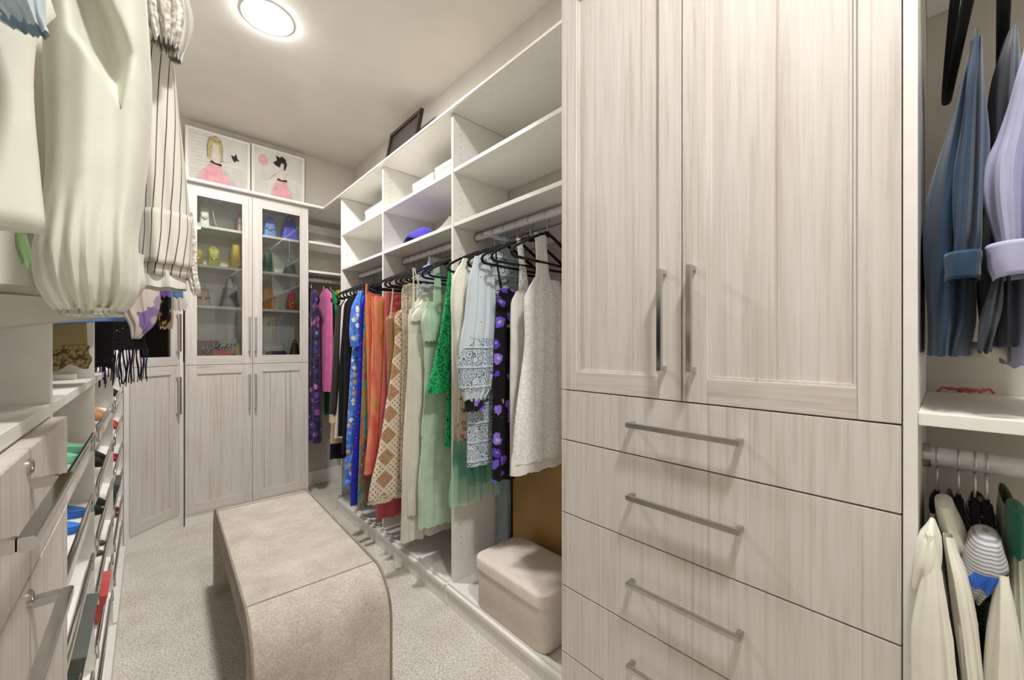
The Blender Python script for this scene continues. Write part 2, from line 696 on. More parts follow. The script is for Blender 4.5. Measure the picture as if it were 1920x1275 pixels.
# ---- display cabinet on the back wall
YC = 3.63
xA, xM, xB = 0.195, 0.598, 1.0
dc = Thing('display_cabinet', 'whitewashed cabinet with two glass doors of handbags above solid doors', 'cabinet', (.6, 3.8, 0))
z1, z2, z3 = 2.175, 1.885, 1.585
ZS = 1.150
dc.part('side_panel', MB().box(xA, xA + .019, YC + .021, YB - .002, 0, ZT), WHITE)
dc.part('side_panel', MB().box(xB - .019, xB, YC + .021, YB - .002, 0, ZT), WHITE)
dc.part('back_panel', MB().box(xA + .019, xB - .019, YB - .01, YB - .002, ZS, ZT), WHITE)
dc.part('lower_carcass', MB().box(xA + .019, xB - .019, YC + .021, YB - .002, .09, ZS + .02), WHITE)
dc.part('top_panel', MB().box(xA + .019, xB - .019, YC + .021, YB - .002, ZT - .02, ZT), WHITE)
for z in (z1, z2, z3):
    dc.part('shelf', MB().box(xA + .02, xB - .02, YC + .045, YB - .011, z - .019, z), WHITE_EDGE, bevel=.001)
Tl = frameT((xA, YC + .02, 0), (1, 0, 0), (0, -1, 0))
Tr = frameT((xM, YC + .02, 0), (1, 0, 0), (0, -1, 0))
shaker_door(dc, Tl, xM - xA, ZS, ZT - .02, xM - xA - .02, 1.38, True, st=.066)
shaker_door(dc, Tr, xB - xM, ZS, ZT - .02, .02, 1.38, True, st=.066)
shaker_door(dc, Tl, xM - xA, .09, ZS, xM - xA - .02, .94, False, st=.066)
shaker_door(dc, Tr, xB - xM, .09, ZS, .02, .94, False, st=.066)
dc.part('plinth', MB().box(xA, xB, YC + .012, YC + .03, 0, .09), WHITE, bevel=.001)
dc.part('frieze', MB().box(xA, xB, YC + .002, YC + .021, ZT - .02, ZT), WOODH)

# ---- corner cabinet at 45 degrees
pR, pL = Vector((.178, 3.66, 0)), Vector((-.105, 3.405, 0))
dv = (pR - pL); wv = dv.length; dv.normalize()
nv = Vector((dv.y, -dv.x, 0))
cc = Thing('corner_cabinet', 'angled corner cabinet with a glass upper door and solid lower door', 'cabinet', (-.2, 3.75, 0))
Tq = frameT(pL, dv, nv)
poly = [(pL.x, pL.y), (pR.x, pR.y), (.19, 3.675), (.19, YB - .002), (XL + .002, YB - .002), (XL + .002, pL.y + .012)]
inner = [(x, y) for x, y in poly]
cc.part('lower_carcass', MB().prism([(x - nv.x * .022 if i < 2 else x, y - nv.y * .022 if i < 2 else y) for i, (x, y) in enumerate(poly)], 0, ZS + .02), WHITE)
cc.part('top_panel', MB().prism([(x - nv.x * .022 if i < 2 else x, y - nv.y * .022 if i < 2 else y) for i, (x, y) in enumerate(poly)], ZT - .03, ZT), WHITE)
for z in (z1, z2, z3):
    cc.part('shelf', MB().prism([(x - nv.x * .06 if i < 2 else x, y - nv.y * .06 if i < 2 else y) for i, (x, y) in enumerate(poly)], z - .019, z), WHITE_EDGE)
T45 = lambda p: pL + dv * (p[0]) + nv * (p[1] - .02) + Vector((0, 0, p[2]))
shaker_door(cc, lambda p: T45(Vector((p[0] + .03, p[1], p[2]))), wv - .045, ZS, ZT - .02, wv - .07, 1.38, True)
shaker_door(cc, lambda p: T45(Vector((p[0] + .03, p[1], p[2]))), wv - .045, .10, ZS, wv - .07, .94, False)
cc.part('stile', MB(T45).box(-.002, .029, -.01, .018, 0, ZT), WHITE)
cc.part('stile', MB(T45).box(wv - .014, wv + .012, -.01, .018, 0, ZT), WHITE)
cc.part('plinth', MB(T45).box(0, wv + .01, -.012, .012, 0, .10), WHITE)

# ---- crown shelf running over the back cabinets and the open shelving
cr = MB()
XCR, YCR = 1.106, 3.592
pts = [(XW - .001, yLf + .001), (XCR, yLf + .001), (XCR, YCR), (.19, YCR), (-.13, YCR - .30), (XL + .001, YCR - .30), (XL + .001, YB - .001), (XW - .001, YB - .001)]
cr.prism(pts, ZT + .002, ZT + .022)
crown = mesh_obj('crown_shelf', cr, WHITE_EDGE, None, .004)
crown['label'] = 'long white crown shelf running above the open shelving and glass cabinet'
crown['category'] = 'shelf'

# ---- open shelving on the wall, three bays
XP = 1.13
YP = [0.8525, 1.677, 2.48, 3.235]
ROD_X, ROD_Z = 1.272, 1.855
bay_lab = ['open white shelving bay next to the tall cabinet, hung with white dresses',
           'open white shelving bay hung with green and cream dresses',
           'open white shelving bay in the corner, hung with blue and black clothes']


def pin_holes(th, parent, y, x_list, z0, z1, step=.032):
    mb = MB()
    for x in x_list:
        z = z0
        while z < z1:
            n = 6
            i = mb.add([(x, y, z)] + [(x + .0026 * math.cos(k * math.pi / 3), y, z + .0026 * math.sin(k * math.pi / 3)) for k in range(n)])
            for k in range(n):
                mb.f.append((i, i + 1 + k, i + 1 + (k + 1) % n))
            z += step
    th.part('shelf_pin_holes', mb, HOLE, parent, kind='stuff', smooth=False)


def rod(th, p0, p1, r=.0135, flat=1.35, mat=RODM):
    a, b = Vector(p0), Vector(p1)
    d = (b - a).normalized()
    th.part('hanging_rod', MB().tube([a, b], r, 14, flat=flat), mat)
    for q, sg in ((a, 1), (b, -1)):
        th.part('rod_cup', MB().tube([q, q + d * .012 * sg], r + .006, 14, flat=1.25), NICKEL)


for i in range(3):
    y0, y1 = YP[i], YP[i + 1]
    t = Thing('shelving_unit', bay_lab[i], 'shelving', (1.3, (y0 + y1) / 2, 0), 0, 'open shelving bays')
    yn = y1 - .0095
    pa = t.part('side_panel', MB().box(XP, XW - .002, yn, yn + .019, 0, ZT), WHITE, bevel=.0008)
    t.part('foot', MB().box(XP - .04, XP, yn, yn + .019, 0, .104), WHITE, bevel=.001)
    pin_holes(t, pa, yn - .0004, (XP + .045, XW - .1), .25, 2.4)
    ya = y0 + (.0105 if i else .0205)
    if i == 0:
        t.part('side_panel', MB().box(XP, XW - .002, y0 + .001, y0 + .0195, 0, ZT), WHITE)
    for z in (2.178, 1.905):
        t.part('shelf', MB().box(XP + .002, XW - .002, ya, yn - .0005, z - .019, z), WHITE_EDGE, bevel=.0008)
    t.part('deck', MB().box(XP - .045, XW - .002, ya, yn - .0003, .082, .1), WHITE, bevel=.0015)
    t.part('kickboard', MB().box(XP - .035, XP - .017, ya, yn - .0003, 0, .082), WHITE)
    t.part('rear_rail', MB().box(XW - .02, XW - .002, ya, yn, 1.80, 1.88), WHITE)
    t.part('deck_lip', MB().box(XP - .03, XP - .012, ya, yn, .1, .112), WHITE)
    rod(t, (ROD_X, ya, ROD_Z), (ROD_X, yn, ROD_Z))

# corner shelving between display cabinet and the last bay
cs = Thing('corner_shelving', 'white corner shelves with a rod between glass cabinet and open shelving', 'shelving', (1.25, 3.8, 0))
for z in (2.185, 1.935):
    cs.part('shelf', MB().box(xB + .001, XW - .002, 3.66, YB - .002, z - .02, z), WHITE_EDGE, bevel=.001)
cs.part('rear_rail', MB().box(xB + .001, XW - .002, YB - .02, YB - .002, 2.33, 2.40), WHITE)
CROD_Y, CROD_Z = 3.775, 1.868
rod(cs, (xB + .001, CROD_Y, CROD_Z), (XW - .002, CROD_Y, CROD_Z))

# ---- hanging bay beyond the tall cabinet
hb = Thing('double_hang_bay', 'double hanging bay with two rods beside the tall drawer cabinet', 'shelving', (1.25, -.45, 0))
yb0, yb1 = -.95, yR - .0195
hb.part('back_panel', MB().box(XW - .012, XW - .002, yb0, yb1, 0, ZT), WALLM)
hb.part('side_panel', MB().box(XC, XW - .002, yb0 - .019, yb0, 0, ZT), WHITE)
hb.part('shelf', MB().box(XC + .001, XW - .013, yb0, yb1, 1.150, 1.172), WHITE_EDGE, bevel=.001)
hb.part('shelf', MB().box(XC + .012, XW - .013, yb0, yb1, 2.135, 2.155), WHITE_EDGE, bevel=.001)
hb.part('deck', MB().box(XC + .02, XW - .013, yb0, yb1, .08, .1), WHITE)
hb.part('top_panel', MB().box(XC + .012, XW - .002, yb0, yb1, ZT - .02, ZT), WHITE)
RBX, RBZ1, RBZ2 = 1.22, 1.058, 2.085
WR = plain('white_oval_rod', (226, 226, 230), .35, .1)
rod(hb, (RBX, yb0, RBZ1), (RBX, yb1, RBZ1), .014, 1.4, WR)
rod(hb, (RBX, yb0, RBZ2), (RBX, yb1, RBZ2), .014, 1.4, WR)

# ---- fitted units along the other side: drawers, then slanted shoe shelves
XF = -.112
LY = [0.22, .956, 1.638, 2.465, 3.39]
LROD_X, LROD_Z = -.42, 2.10
XLB = XL + .004
DECK0, DECK1 = 1.180, 1.199
du = Thing('drawer_unit', 'whitewashed drawer unit with chrome handles under a white hanging bay', 'cabinet', (-.4, .6, 0))
du.part('carcass', MB().box(XLB, XF - .004, LY[0] + .001, LY[1] - .0105, 0, DECK0), WHITE)
du.part('side_panel', MB().box(XLB, XF, LY[1] - .0095, LY[1] + .0095, 0, ZT), WHITE, bevel=.001)
du.part('side_panel', MB().box(XLB, XF, LY[0] - .019, LY[0], 0, ZT), WHITE)
du.part('deck', MB().box(XLB, XF, LY[0] + .001, LY[1] - .0105, DECK0, DECK1), WHITE_EDGE, bevel=.001)
Td = frameT((XF - .003, LY[0], 0), (0, 1, 0), (1, 0, 0))
for a, b, hz in ((1.036, 1.176, 1.136), (.905, 1.033, 1.003), (.70, .902, .87), (.40, .697, .62), (.08, .397, .30)):
    wd_ = LY[1] - LY[0]
    dr = du.part('drawer', MB(Td).box(.002, wd_ + .006, 0, .019, a, b), WOOD, bevel=.001)
    Th = lambda p: Td(Vector((p[0], p[1] + .019, p[2])))
    bar_handle(du, dr, Th, .368, hz, .215, False, CHROME, proj=.032, w=.011)
    if a > .9:
        lz = b - .018
        c = Td(Vector((.454, .019, lz)))
        mb = MB(lambda p, c=c: Vector((c.x + p[2], c.y + p[0], c.z + p[1])))
        mb.lathe([(.0001, .001), (.004, .001), (.0045, .003), (.007, .004), (.009, .002), (.009, 0)], (0, 0, 0), 20)
        du.part('lock', mb, NICKEL, dr, 'round nickel drawer lock')
rod(du, (LROD_X, LY[0], LROD_Z), (LROD_X, LY[1] - .01, LROD_Z))
du.part('top_panel', MB().box(XLB, XF, LY[0], LY[1] - .01, ZT - .02, ZT), WHITE)

LIPS = [1.015, .85, .69, .53, .37, .215]
SLOPE = .085
shoe_lab = ['slanted shoe shelves holding mint and blue sandals, next to the drawer unit',
            'slanted shoe shelves holding tan and black shoes, in the middle bay',
            'slanted shoe shelves holding red shoes, beside the angled corner cabinet']


def slant(x, lip):
    return lip + (XF - .002 - x) / .33 * SLOPE


for i in range(3):
    y0, y1 = LY[i + 1], LY[i + 2]
    t = Thing('shoe_shelving', shoe_lab[i], 'shelving', (-.4, (y0 + y1) / 2, 0), 0, 'slanted shoe shelving bays')
    ya, yb = y0 + .0105, y1 - .0095
    t.part('side_panel', MB().box(XLB, XF, yb, yb + .019, 0, ZT), WHITE, bevel=.0008)
    t.part('deck', MB().box(XLB, XF, ya, yb - .0005, DECK0, DECK1), WHITE_EDGE, bevel=.001)
    t.part('cleat', MB().box(XLB, XF - .03, yb - .06, yb - .0005, DECK1, DECK1 + .014), WHITE_EDGE, bevel=.001)
    t.part('top_panel', MB().box(XLB, XF, ya, yb - .0005, ZT - .02, ZT), WHITE)
    t.part('plinth', MB().box(XF - .02, XF + .012, ya, yb, 0, .07), WHITE, bevel=.001)
    t.part('bottom_panel', MB().box(XLB, XF - .021, ya, yb - .0005, .06, .08), WHITE)
    for lip in LIPS:
        xf, xb = XF - .002, XF - .332
        mb = MB()
        i0 = mb.add([(xf, ya, lip), (xf, yb - .001, lip), (xb, yb - .001, lip + SLOPE), (xb, ya, lip + SLOPE)])
        i1 = mb.add([(xf, ya, lip - .03), (xf, yb - .001, lip - .03), (xb, yb - .001, lip + SLOPE - .019), (xb, ya, lip + SLOPE - .019)])
        mb.f += [(0, 1, 2, 3), (7, 6, 5, 4), (0, 4, 5, 1), (1, 5, 6, 2), (2, 6, 7, 3), (3, 7, 4, 0)]
        sh = t.part('slanted_shelf', mb, WHITE_EDGE)
        fx, a, b = xf + .004, ya + .06, yb - .06
        fm = MB()
        zz = lip - .012
        fm.tube([(fx, a, zz), (fx, a, zz + .040), (fx, a + .008, zz + .048), (fx, b - .008, zz + .048), (fx, b, zz + .040), (fx, b, zz)], .0035, 8)
        fm.tube([(fx, a, zz + .028), (fx, b, zz + .028)], .0022, 6)
        t.part('fence_rail', fm, CHROME, sh, 'chrome shoe fence rail')
    rod(t, (LROD_X, ya, LROD_Z), (LROD_X, yb, LROD_Z))

# ------------------------------------------------------------ bench
bn = Thing('bench', 'taupe upholstered waterfall bench with rounded ends on the carpet', 'bench', (.455, 1.98, 0), math.radians(-1.6))
bw, y0b, y1b, hb_, R, tk = .216, -.62, .66, .45, .15, .095


def u_profile(R, off):
    """outer or inner side profile (y, z) of the waterfall from near foot to far foot"""
    a, b, h = y0b + off, y1b - off, hb_ - off
    r = max(R - off, .03)
    p = [(a, 0.0)]
    for k in range(11):
        t = math.pi - k * math.pi / 20
        p.append((a + r + r * math.cos(t), h - r + r * math.sin(t)))
    for k in range(11):
        t = math.pi / 2 - k * math.pi / 20
        p.append((b - r + r * math.cos(t), h - r + r * math.sin(t)))
    p.append((b, 0.0))
    return p


po, pi_ = u_profile(R, 0), u_profile(R, tk)
mb = MB()
xs = (-bw, -bw + .008, bw - .008, bw)
rows = []
for q, (o_, i_) in enumerate(zip(po, pi_)):
    o_, i_ = Vector(o_), Vector(i_)
    d = (i_ - o_) * .06
    a, b = o_ + d, i_ - d * .0
    rows.append([(-bw, a.x, a.y), (-bw + .012, o_.x, o_.y), (bw - .012, o_.x, o_.y), (bw, a.x, a.y), (bw, i_.x, i_.y), (-bw, i_.x, i_.y)])
i0 = mb.grid(rows, close=True)
mb.f.append((0, 1, 2, 3, 4, 5)); k = (len(rows) - 1) * 6
mb.f.append(tuple(k + j for j in range(6))[::-1])
bn.part('upholstered_body', mb, BENCHM, world=False)
for x in (-bw + .004, bw - .004):
    bn.part('piping', MB().tube([(x, y, z + .001 if z > .01 else .004) for y, z in po], .0045, 8), PIPING, world=False)
for q in (11, 12):
    bn.part('seam', MB().tube([(-bw + .01, po[q][0], hb_ + .0005), (bw - .01, po[q][0], hb_ + .0005)], .0022, 6), PIPING, world=False)

# ------------------------------------------------------------ hamper and board
hx0, hx1, hy0, hy1, hz0 = 1.092, 1.385, 1.012, 1.462, .112
hp = Thing('storage_box', 'taupe lidded storage box with rounded corners on the shelving deck', 'box', ((hx0 + hx1) / 2, (hy0 + hy1) / 2, hz0))
cx, cy, ax, ay = (hx0 + hx1) / 2, (hy0 + hy1) / 2, (hx1 - hx0) / 2, (hy1 - hy0) / 2
hp.part('box_body', MB().rbox([(cx, cy, ax - .012, ay - .012, .04, hz0), (cx, cy, ax - .008, ay - .008, .045, hz0 + .006), (cx, cy, ax - .007, ay - .007, .045, .30)]), HAMPER)
hp.part('lid', MB().rbox([(cx, cy, ax, ay, .05, .288), (cx, cy, ax, ay, .05, .325), (cx, cy, ax - .003, ay - .003, .048, .334), (cx, cy, ax - .010, ay - .010, .044, .3385), (cx, cy, ax - .03, ay - .03, .03, .340)]), HAMPER)
gb = Thing('gold_board', 'tall bronze gold board leaning behind the taupe storage box', 'board', (1.45, 1.26, .1))
gb.part('board', MB().box(1.425, 1.455, .90, 1.55, .1, 1.1), GOLD, bevel=.002)
gb.part('edge_strip', MB().box(1.420, 1.458, 1.55, 1.558, .1, 1.1), plain('black_edge', (24, 22, 22), .4))
gw = mesh_obj('blue_box', MB().box(1.40, 1.478, 1.562, 1.655, .1, .72), plain('blue_grey_card', (150, 162, 172), .6), None, .003)
gw['label'] = 'narrow blue grey carton standing between gold board and shelving side'; gw['category'] = 'box'

# ------------------------------------------------------------ hangers
HW = .218


def hanger_mesh():
    hk = MB()
    path = [(-.019 * math.cos(a), 0, -.001 + .0205 * math.sin(a)) for a in [math.radians(x) for x in range(-25, 181, 15)]]
    path += [(.020, 0, -.010), (.013, 0, -.024), (.003, 0, -.034), (0, 0, -.045), (0, 0, -.088)]
    hk.tube(path, .0021, 7)
    half = [(0, -.082), (.02, -.085), (.05, -.095), (.10, -.118), (.15, -.142), (HW - .022, -.168), (HW - .006, -.180), (HW, -.193), (HW - .006, -.205), (HW - .022, -.210)]
    P = [(x, 0, z) for x, z in half] + [(x, 0, -.210) for x in (.1, .0, -.1)] + [(-x, 0, z) for x, z in half[:0:-1]]
    bd = MB()
    bd.tube(P, .0078, 8, closed=True, flat=.75)
    bd.box(-.011, .011, -.004, .004, -.096, -.072)
    return hk, bd


HP = Thing('clothes_hanger', '', 'hanger')
_hk, _bd = hanger_mesh()
HP.part('hook', _hk, NICKEL, world=False, label='chrome wire hook')
HP.part('hanger_arms', _bd, BLACKV, world=False)
_first = [True]


def hang(loc, what, rotz=0.0, where='clothes hangers', sx=1.0):
    lab = 'black velvet hanger holding the ' + what
    if _first[0]:
        _first[0] = False
        HP.o.location = loc; HP.o.rotation_euler = (0, 0, rotz); HP.o['label'] = lab; HP.o['group'] = where
        return HP.o
    h = copy_thing(HP.o, loc, lab, rotz, where)
    h.scale = (sx, 1, 1)
    return h


# ------------------------------------------------------------ cloth lofts
def cat(p0, p1, p2, p3, t):
    return tuple(0.5 * (2 * b + (c - a) * t + (2 * a - 5 * b + 4 * c - d) * t * t + (-a + 3 * b - 3 * c + d) * t ** 3) for a, b, c, d in zip(p0, p1, p2, p3))


def resample(rows, nz):
    out = []
    m = len(rows)
    seg = [max(1e-4, math.dist((rows[i][0], rows[i][1], rows[i][2]), (rows[i + 1][0], rows[i + 1][1], rows[i + 1][2]))) for i in range(m - 1)]
    tot = sum(seg)
    for k in range(nz + 1):
        d = tot * k / nz
        i = 0
        while i < m - 2 and d > seg[i]:
            d -= seg[i]; i += 1
        t = min(1, d / seg[i])
        lo = rows[max(i - 1, 0)]; hi = rows[min(i + 2, m - 1)]
        r = cat(lo, rows[i], rows[i + 1], hi, t)
        # never overshoot in z
        out.append((r[0], r[1], rows[i][2] + (rows[i + 1][2] - rows[i][2]) * t, max(.001, r[3])))
    return out


def px_rows(rows, plane, val, cen=None, lim=None, vis='l'):
    """rows (ul, ur, v, b): pixel silhouettes on the plane; None = mirrored about the rod; ('z', lo, hi, z, b) = metres"""
    out = []
    f = onY if plane == 'Y' else onX
    ax = 0 if plane == 'Y' else 1
    for r in rows:
        if r[0] == 'z':
            out.append(r[1:]); continue
        ul, ur, v, b = r
        lo = f(ul, v, val)[ax] if ul is not None else None
        hi = f(ur, v, val)[ax] if ur is not None else None
        uz = ul if (ul is not None and (vis == 'l' or ur is None)) else ur
        if ul is not None and ur is not None and vis == 'm':
            uz = (ul + ur) / 2
        z = f(uz, v, val)[2]
        if lo is None:
            lo = 2 * cen - hi
        if hi is None:
            hi = 2 * cen - lo
        if lo > hi:
            lo, hi = hi, lo
        if lim:
            lo, hi = max(lo, lim[0]), min(hi, lim[1])
        out.append((lo, hi, z, b))
    return out


def loft(rows, plane, val, n=60, nz=32, K=5, a0=.003, a1=.012, seed=0, hem=.004, p=2.3, tilt=0.0, dent=None, close_top=False, close_bot=False, curve=0.0, tref='c', gather=None):
    """closed cloth shell; the fold seam sits on the hidden side"""
    rnd = random.Random(seed)
    f1, f2, f3 = rnd.uniform(0, 6.28), rnd.uniform(0, 6.28), rnd.uniform(0, 6.28)
    rr = resample(rows, nz)
    z_top, z_bot = rr[0][2], rr[-1][2]
    P, UV = [], []
    for k, (lo, hi, z, b) in enumerate(rr):
        t = k / nz
        c, a = (lo + hi) / 2, (hi - lo) / 2
        amp = a0 + (a1 - a0) * t ** 1.2
        row, arc = [], []
        for j in range(n + 1):
            th = math.pi / 2 + 2 * math.pi * j / n
            C, Sn = math.cos(th), math.sin(th)
            cx_ = math.copysign(abs(C) ** (2 / p), C)
            sx_ = math.copysign(abs(Sn) ** (2 / p), Sn)
            w = abs(Sn) ** .6
            ph = math.pi * K * cx_
            fold = amp * w * (.6 * math.sin(ph + f1 + .5 * math.sin(2.2 * t + f3)) + .4 * math.sin(1.73 * ph + f2 - 1.3 * t))
            e = amp * .35 * abs(C) ** 3 * math.sin(9 * t + f2 + C)
            x = c + a * cx_ + e
            y = b * sx_ + fold * (1 if Sn > 0 else -1) * (1 if Sn < 0 else -.6)
            if dent:
                y += dent(cx_, t) * (w if Sn < 0 else 0)
            if gather and t > gather[0]:
                q_ = (t - gather[0]) / (1 - gather[0])
                y += math.copysign(1, Sn) * w * gather[2] * q_ * math.sin(gather[1] * math.pi * cx_ + f3)
            zz = z + tilt * (x - {'c': c, 'lo': lo, 'hi': hi}[tref]) * t * t + (hem * math.sin(ph * 1.4 + f2) * t ** 6) * w
            row.append((x, val + y, zz) if plane == 'Y' else (val + y, x, zz))
            arc.append((x, y))
        # arc length measured from the middle of the visible side
        s_ = [0.0]
        for j in range(n):
            s_.append(s_[-1] + math.dist(arc[j], arc[j + 1]))
        mid = s_[n // 2]
        P.append(row)
        UV.append([(q - mid, z) for q in s_])
    mb = MB()
    i0 = mb.grid(P, UV)
    m = n + 1
    if close_top:
        mb.f.append(tuple(i0 + j for j in range(m - 1)))
    if close_bot:
        mb.f.append(tuple(i0 + nz * m + j for j in range(m - 1)))
    return mb


def garment(name, label, cat_, root, parts, what, group, rot=0.0, hanger=True, sx=1.0):
    th = Thing(name, label, cat_, root, 0, group)
    made = {}
    for pt in parts:
        nm, mb, mat = pt[0], pt[1], pt[2]
        kw = pt[3] if len(pt) > 3 else {}
        par = made.get(kw.pop('under', None))
        made[nm] = th.part(nm, mb, mat, par, **kw)
    if hanger:
        hang(root, what, rot, sx=sx)
    return th


# fabrics
F = {}
F['sequin'] = sequin('white_sequin', (252, 250, 246))
F['offwhite'] = cloth('off_white_cloth', (236, 231, 224))
F['lacewhite'] = lace('white_lace', (236, 232, 224), (190, 184, 174), 60, alpha=False)
F['blackpurple'] = floral('black_purple_print', (14, 12, 16), [(120, 92, 214), (94, 66, 190), (150, 122, 230), (20, 16, 24)], 17, .42, swirl=.05)
F['paisley'] = paisley('blue_paisley', (198, 212, 220), (46, 52, 66), 26, .36)
F['paisleyfaint'] = floral('pale_blue_speckled', (206, 218, 224), [(90, 104, 122), (206, 218, 224), (160, 176, 190), (206, 218, 224)], 42, .12)
F['ivory'] = cloth('ivory_crepe', (238, 234, 218), .8)
F['green'] = lace('green_lace', (34, 172, 100), (14, 104, 60), 38)
F['mint'] = cloth('mint_cotton', (194, 217, 194), .8)
F['mintdark'] = tulle('teal_tulle', (96, 168, 142), .55)
F['minttulle'] = tulle('mint_tulle', (168, 214, 186), .45)
F['cream'] = cloth('cream_satin', (232, 227, 212), .5, .04)
F['creamlace'] = lace('cream_lace', (226, 214, 190), (178, 160, 132), 55, alpha=False)
F['crochet'] = crochet('crochet_diamonds')
F['tan'] = cloth('tan_crepe', (176, 132, 92))
F['rose'] = cloth('dusty_rose', (206, 96, 104))
F['coral'] = swirl('coral_print', [(0.25, (216, 88, 74)), (0.42, (234, 120, 98)), (0.52, (242, 150, 122)), (0.60, (212, 156, 84)), (0.68, (236, 124, 102)), (0.76, (64, 38, 34))], 5, 1.2)
F['teal'] = swirl('teal_coral_print', [(0.30, (24, 120, 140)), (0.40, (44, 150, 176)), (0.47, (110, 160, 50)), (0.53, (212, 96, 66)), (0.60, (30, 110, 130)), (0.70, (226, 150, 110))], 11, 2.5)
F['bluefloral'] = floral('blue_floral', (70, 122, 222), [(236, 226, 208), (226, 170, 130), (130, 172, 236), (240, 236, 226), (58, 104, 206)], 26, .40, (112, 160, 236))
F['royal'] = floral('royal_blue_print', (40, 44, 180), [(90, 70, 200), (30, 30, 140)], 30, .3)
F['black'] = cloth('black_crepe', (22, 20, 22))
F['brown'] = cloth('dark_brown_wool', (52, 46, 42))
F['beige'] = cloth('beige_cloth', (206, 184, 152))
F['white'] = cloth('white_cotton', (240, 236, 228))
F['yellow'] = lace('lime_crochet', (214, 212, 70), (110, 104, 40), 48, alpha=False)
F['pink'] = cloth('hot_pink', (238, 116, 186))
F['emerald'] = cloth('emerald_cloth', (32, 176, 92))
F['purplefloral'] = floral('dark_purple_floral', (34, 28, 62), [(150, 62, 140), (92, 54, 140), (60, 60, 120), (190, 110, 160), (26, 22, 46)], 16, .42, (54, 40, 92), .04)
F['beigefloral'] = floral('beige_floral', (216, 194, 170), [(178, 110, 104), (122, 128, 92), (216, 194, 170)], 30, .34)
F['paleblue'] = cloth('pale_blue_white', (222, 228, 238))
F['bluetrim'] = cloth('periwinkle_trim', (140, 160, 220))
F['navy'] = cloth('navy_cloth', (20, 22, 40))

RX, RZ = ROD_X, ROD_Z
LIM = (0.80, XW - .012)
GR = 'clothes on the open shelving rods'


def body(rows, Y, seed, **kw):
    return loft(px_rows(rows, 'Y', Y, RX, LIM, 'l'), 'Y', Y, seed=seed, **kw)


# --- bay by the tall cabinet
Y = 1.163
garment('sequin_dress', 'sleeveless white sequined mini dress with wide straps', 'dress', (RX, Y, RZ), [
    ('body', body([(1002, None, 520, .006), (994, None, 535, .016), (984, None, 556, .026), (984, None, 640, .030), (975, None, 720, .032), (966, None, 800, .036), (961, None, 872, .038)], Y, 1, K=4, a1=.008, p=2.2), F['sequin']),
    ('strap', body([(1003, 1024, 436, .004), (1005, 1026, 470, .004), (1005, 1030, 515, .006), (1000, 1040, 540, .012)], Y, 2, K=1, a0=.0, a1=.001, p=4, nz=12), F['sequin']),
    ('slip', body([(978, None, 700, .022), (962, None, 850, .026), (959, None, 893, .028)], Y, 3, K=3, a1=.004), F['offwhite'])],
    'white sequined mini dress', GR, .05)
Y = 1.265
garment('white_dress', 'plain white dress with a lace strap behind the sequined dress', 'dress', (RX, Y, RZ), [
    ('body', body([(968, None, 545, .006), (958, None, 566, .016), (957, None, 650, .022), (957, None, 780, .026), (956, None, 893, .028)], Y, 4, K=4, a1=.007), F['offwhite']),
    ('strap', body([(968, 979, 446, .003), (974, 986, 500, .003), (972, 992, 550, .006)], Y, 5, K=1, a0=0, a1=.001, p=4, nz=10), F['lacewhite'])],
    'plain white dress with lace strap', GR, -.05)
Y = 1.35
garment('print_dress', 'black halter dress printed with purple leaves', 'dress', (RX, Y, RZ), [
    ('body', body([(938, 975, 540, .008), (932, 1010, 560, .018), (926, 1030, 650, .022), (924, 1036, 780, .024), (923, 1038, 905, .026)], Y, 6, K=3, a1=.008, tilt=-.02), F['blackpurple']),
    ('strap', body([(928, 931, 470, .002), (934, 938, 520, .002), (938, 944, 548, .003)], Y, 7, K=1, a0=0, a1=0, nz=8), F['black'])],
    'black dress printed with purple leaves', GR, .04)
Y = 1.435
garment('paisley_dress', 'pale blue paisley dress with a long balloon sleeve', 'dress', (RX, Y, RZ), [
    ('body', body([(985, None, 455, .006), (948, None, 462, .012), (915, None, 480, .02), (900, None, 560, .022), (884, None, 700, .026), (877, None, 800, .028), (875, None, 876, .030)], Y, 8, K=5, a1=.010), F['paisley']),
    ('sleeve', loft(px_rows([(890, 912, 480, .012), (880, 926, 520, .025), (872, 928, 600, .03), (864, 925, 640, .033), (860, 922, 690, .036), (864, 918, 730, .034), (872, 907, 752, .022)], 'Y', Y - .045), 'Y', Y - .045, K=4, a0=.003, a1=.007, seed=9), F['paisleyfaint']),
    ('sleeve_border', loft(px_rows([(866.5, 926, 634, .034), (862, 923.5, 668, .0365), (860, 922, 700, .0368), (864, 918, 733, .0345)], 'Y', Y - .046), 'Y', Y - .046, K=4, a0=.005, a1=.007, seed=9, nz=14), F['paisley']),
    ('cuff', loft(px_rows([(871, 908, 748, .023), (872, 906, 762, .018), (868, 910, 772, .024)], 'Y', Y - .045), 'Y', Y - .045, K=7, a0=.002, a1=.004, seed=10, nz=8), F['blackpurple'])],
    'pale blue paisley dress', GR, -.03)
Y = 1.515
garment('ivory_blouse', 'ivory long sleeved blouse squeezed beside the paisley dress', 'blouse', (RX, Y, RZ), [
    ('body', body([(915, None, 470, .006), (885, None, 482, .014), (866, None, 520, .02), (866, None, 640, .022), (866, None, 740, .024)], Y, 11, K=4), F['ivory']),
    ('sleeve', loft(px_rows([(868, 892, 484, .012), (852, 885, 515, .022), (846, 880, 560, .026), (850, 880, 620, .026), (858, 884, 680, .026), (866, 888, 740, .022)], 'Y', Y - .03), 'Y', Y - .03, K=2, a1=.006, seed=12), F['ivory'])],
    'ivory long sleeved blouse', GR, .05)
Y = 1.60
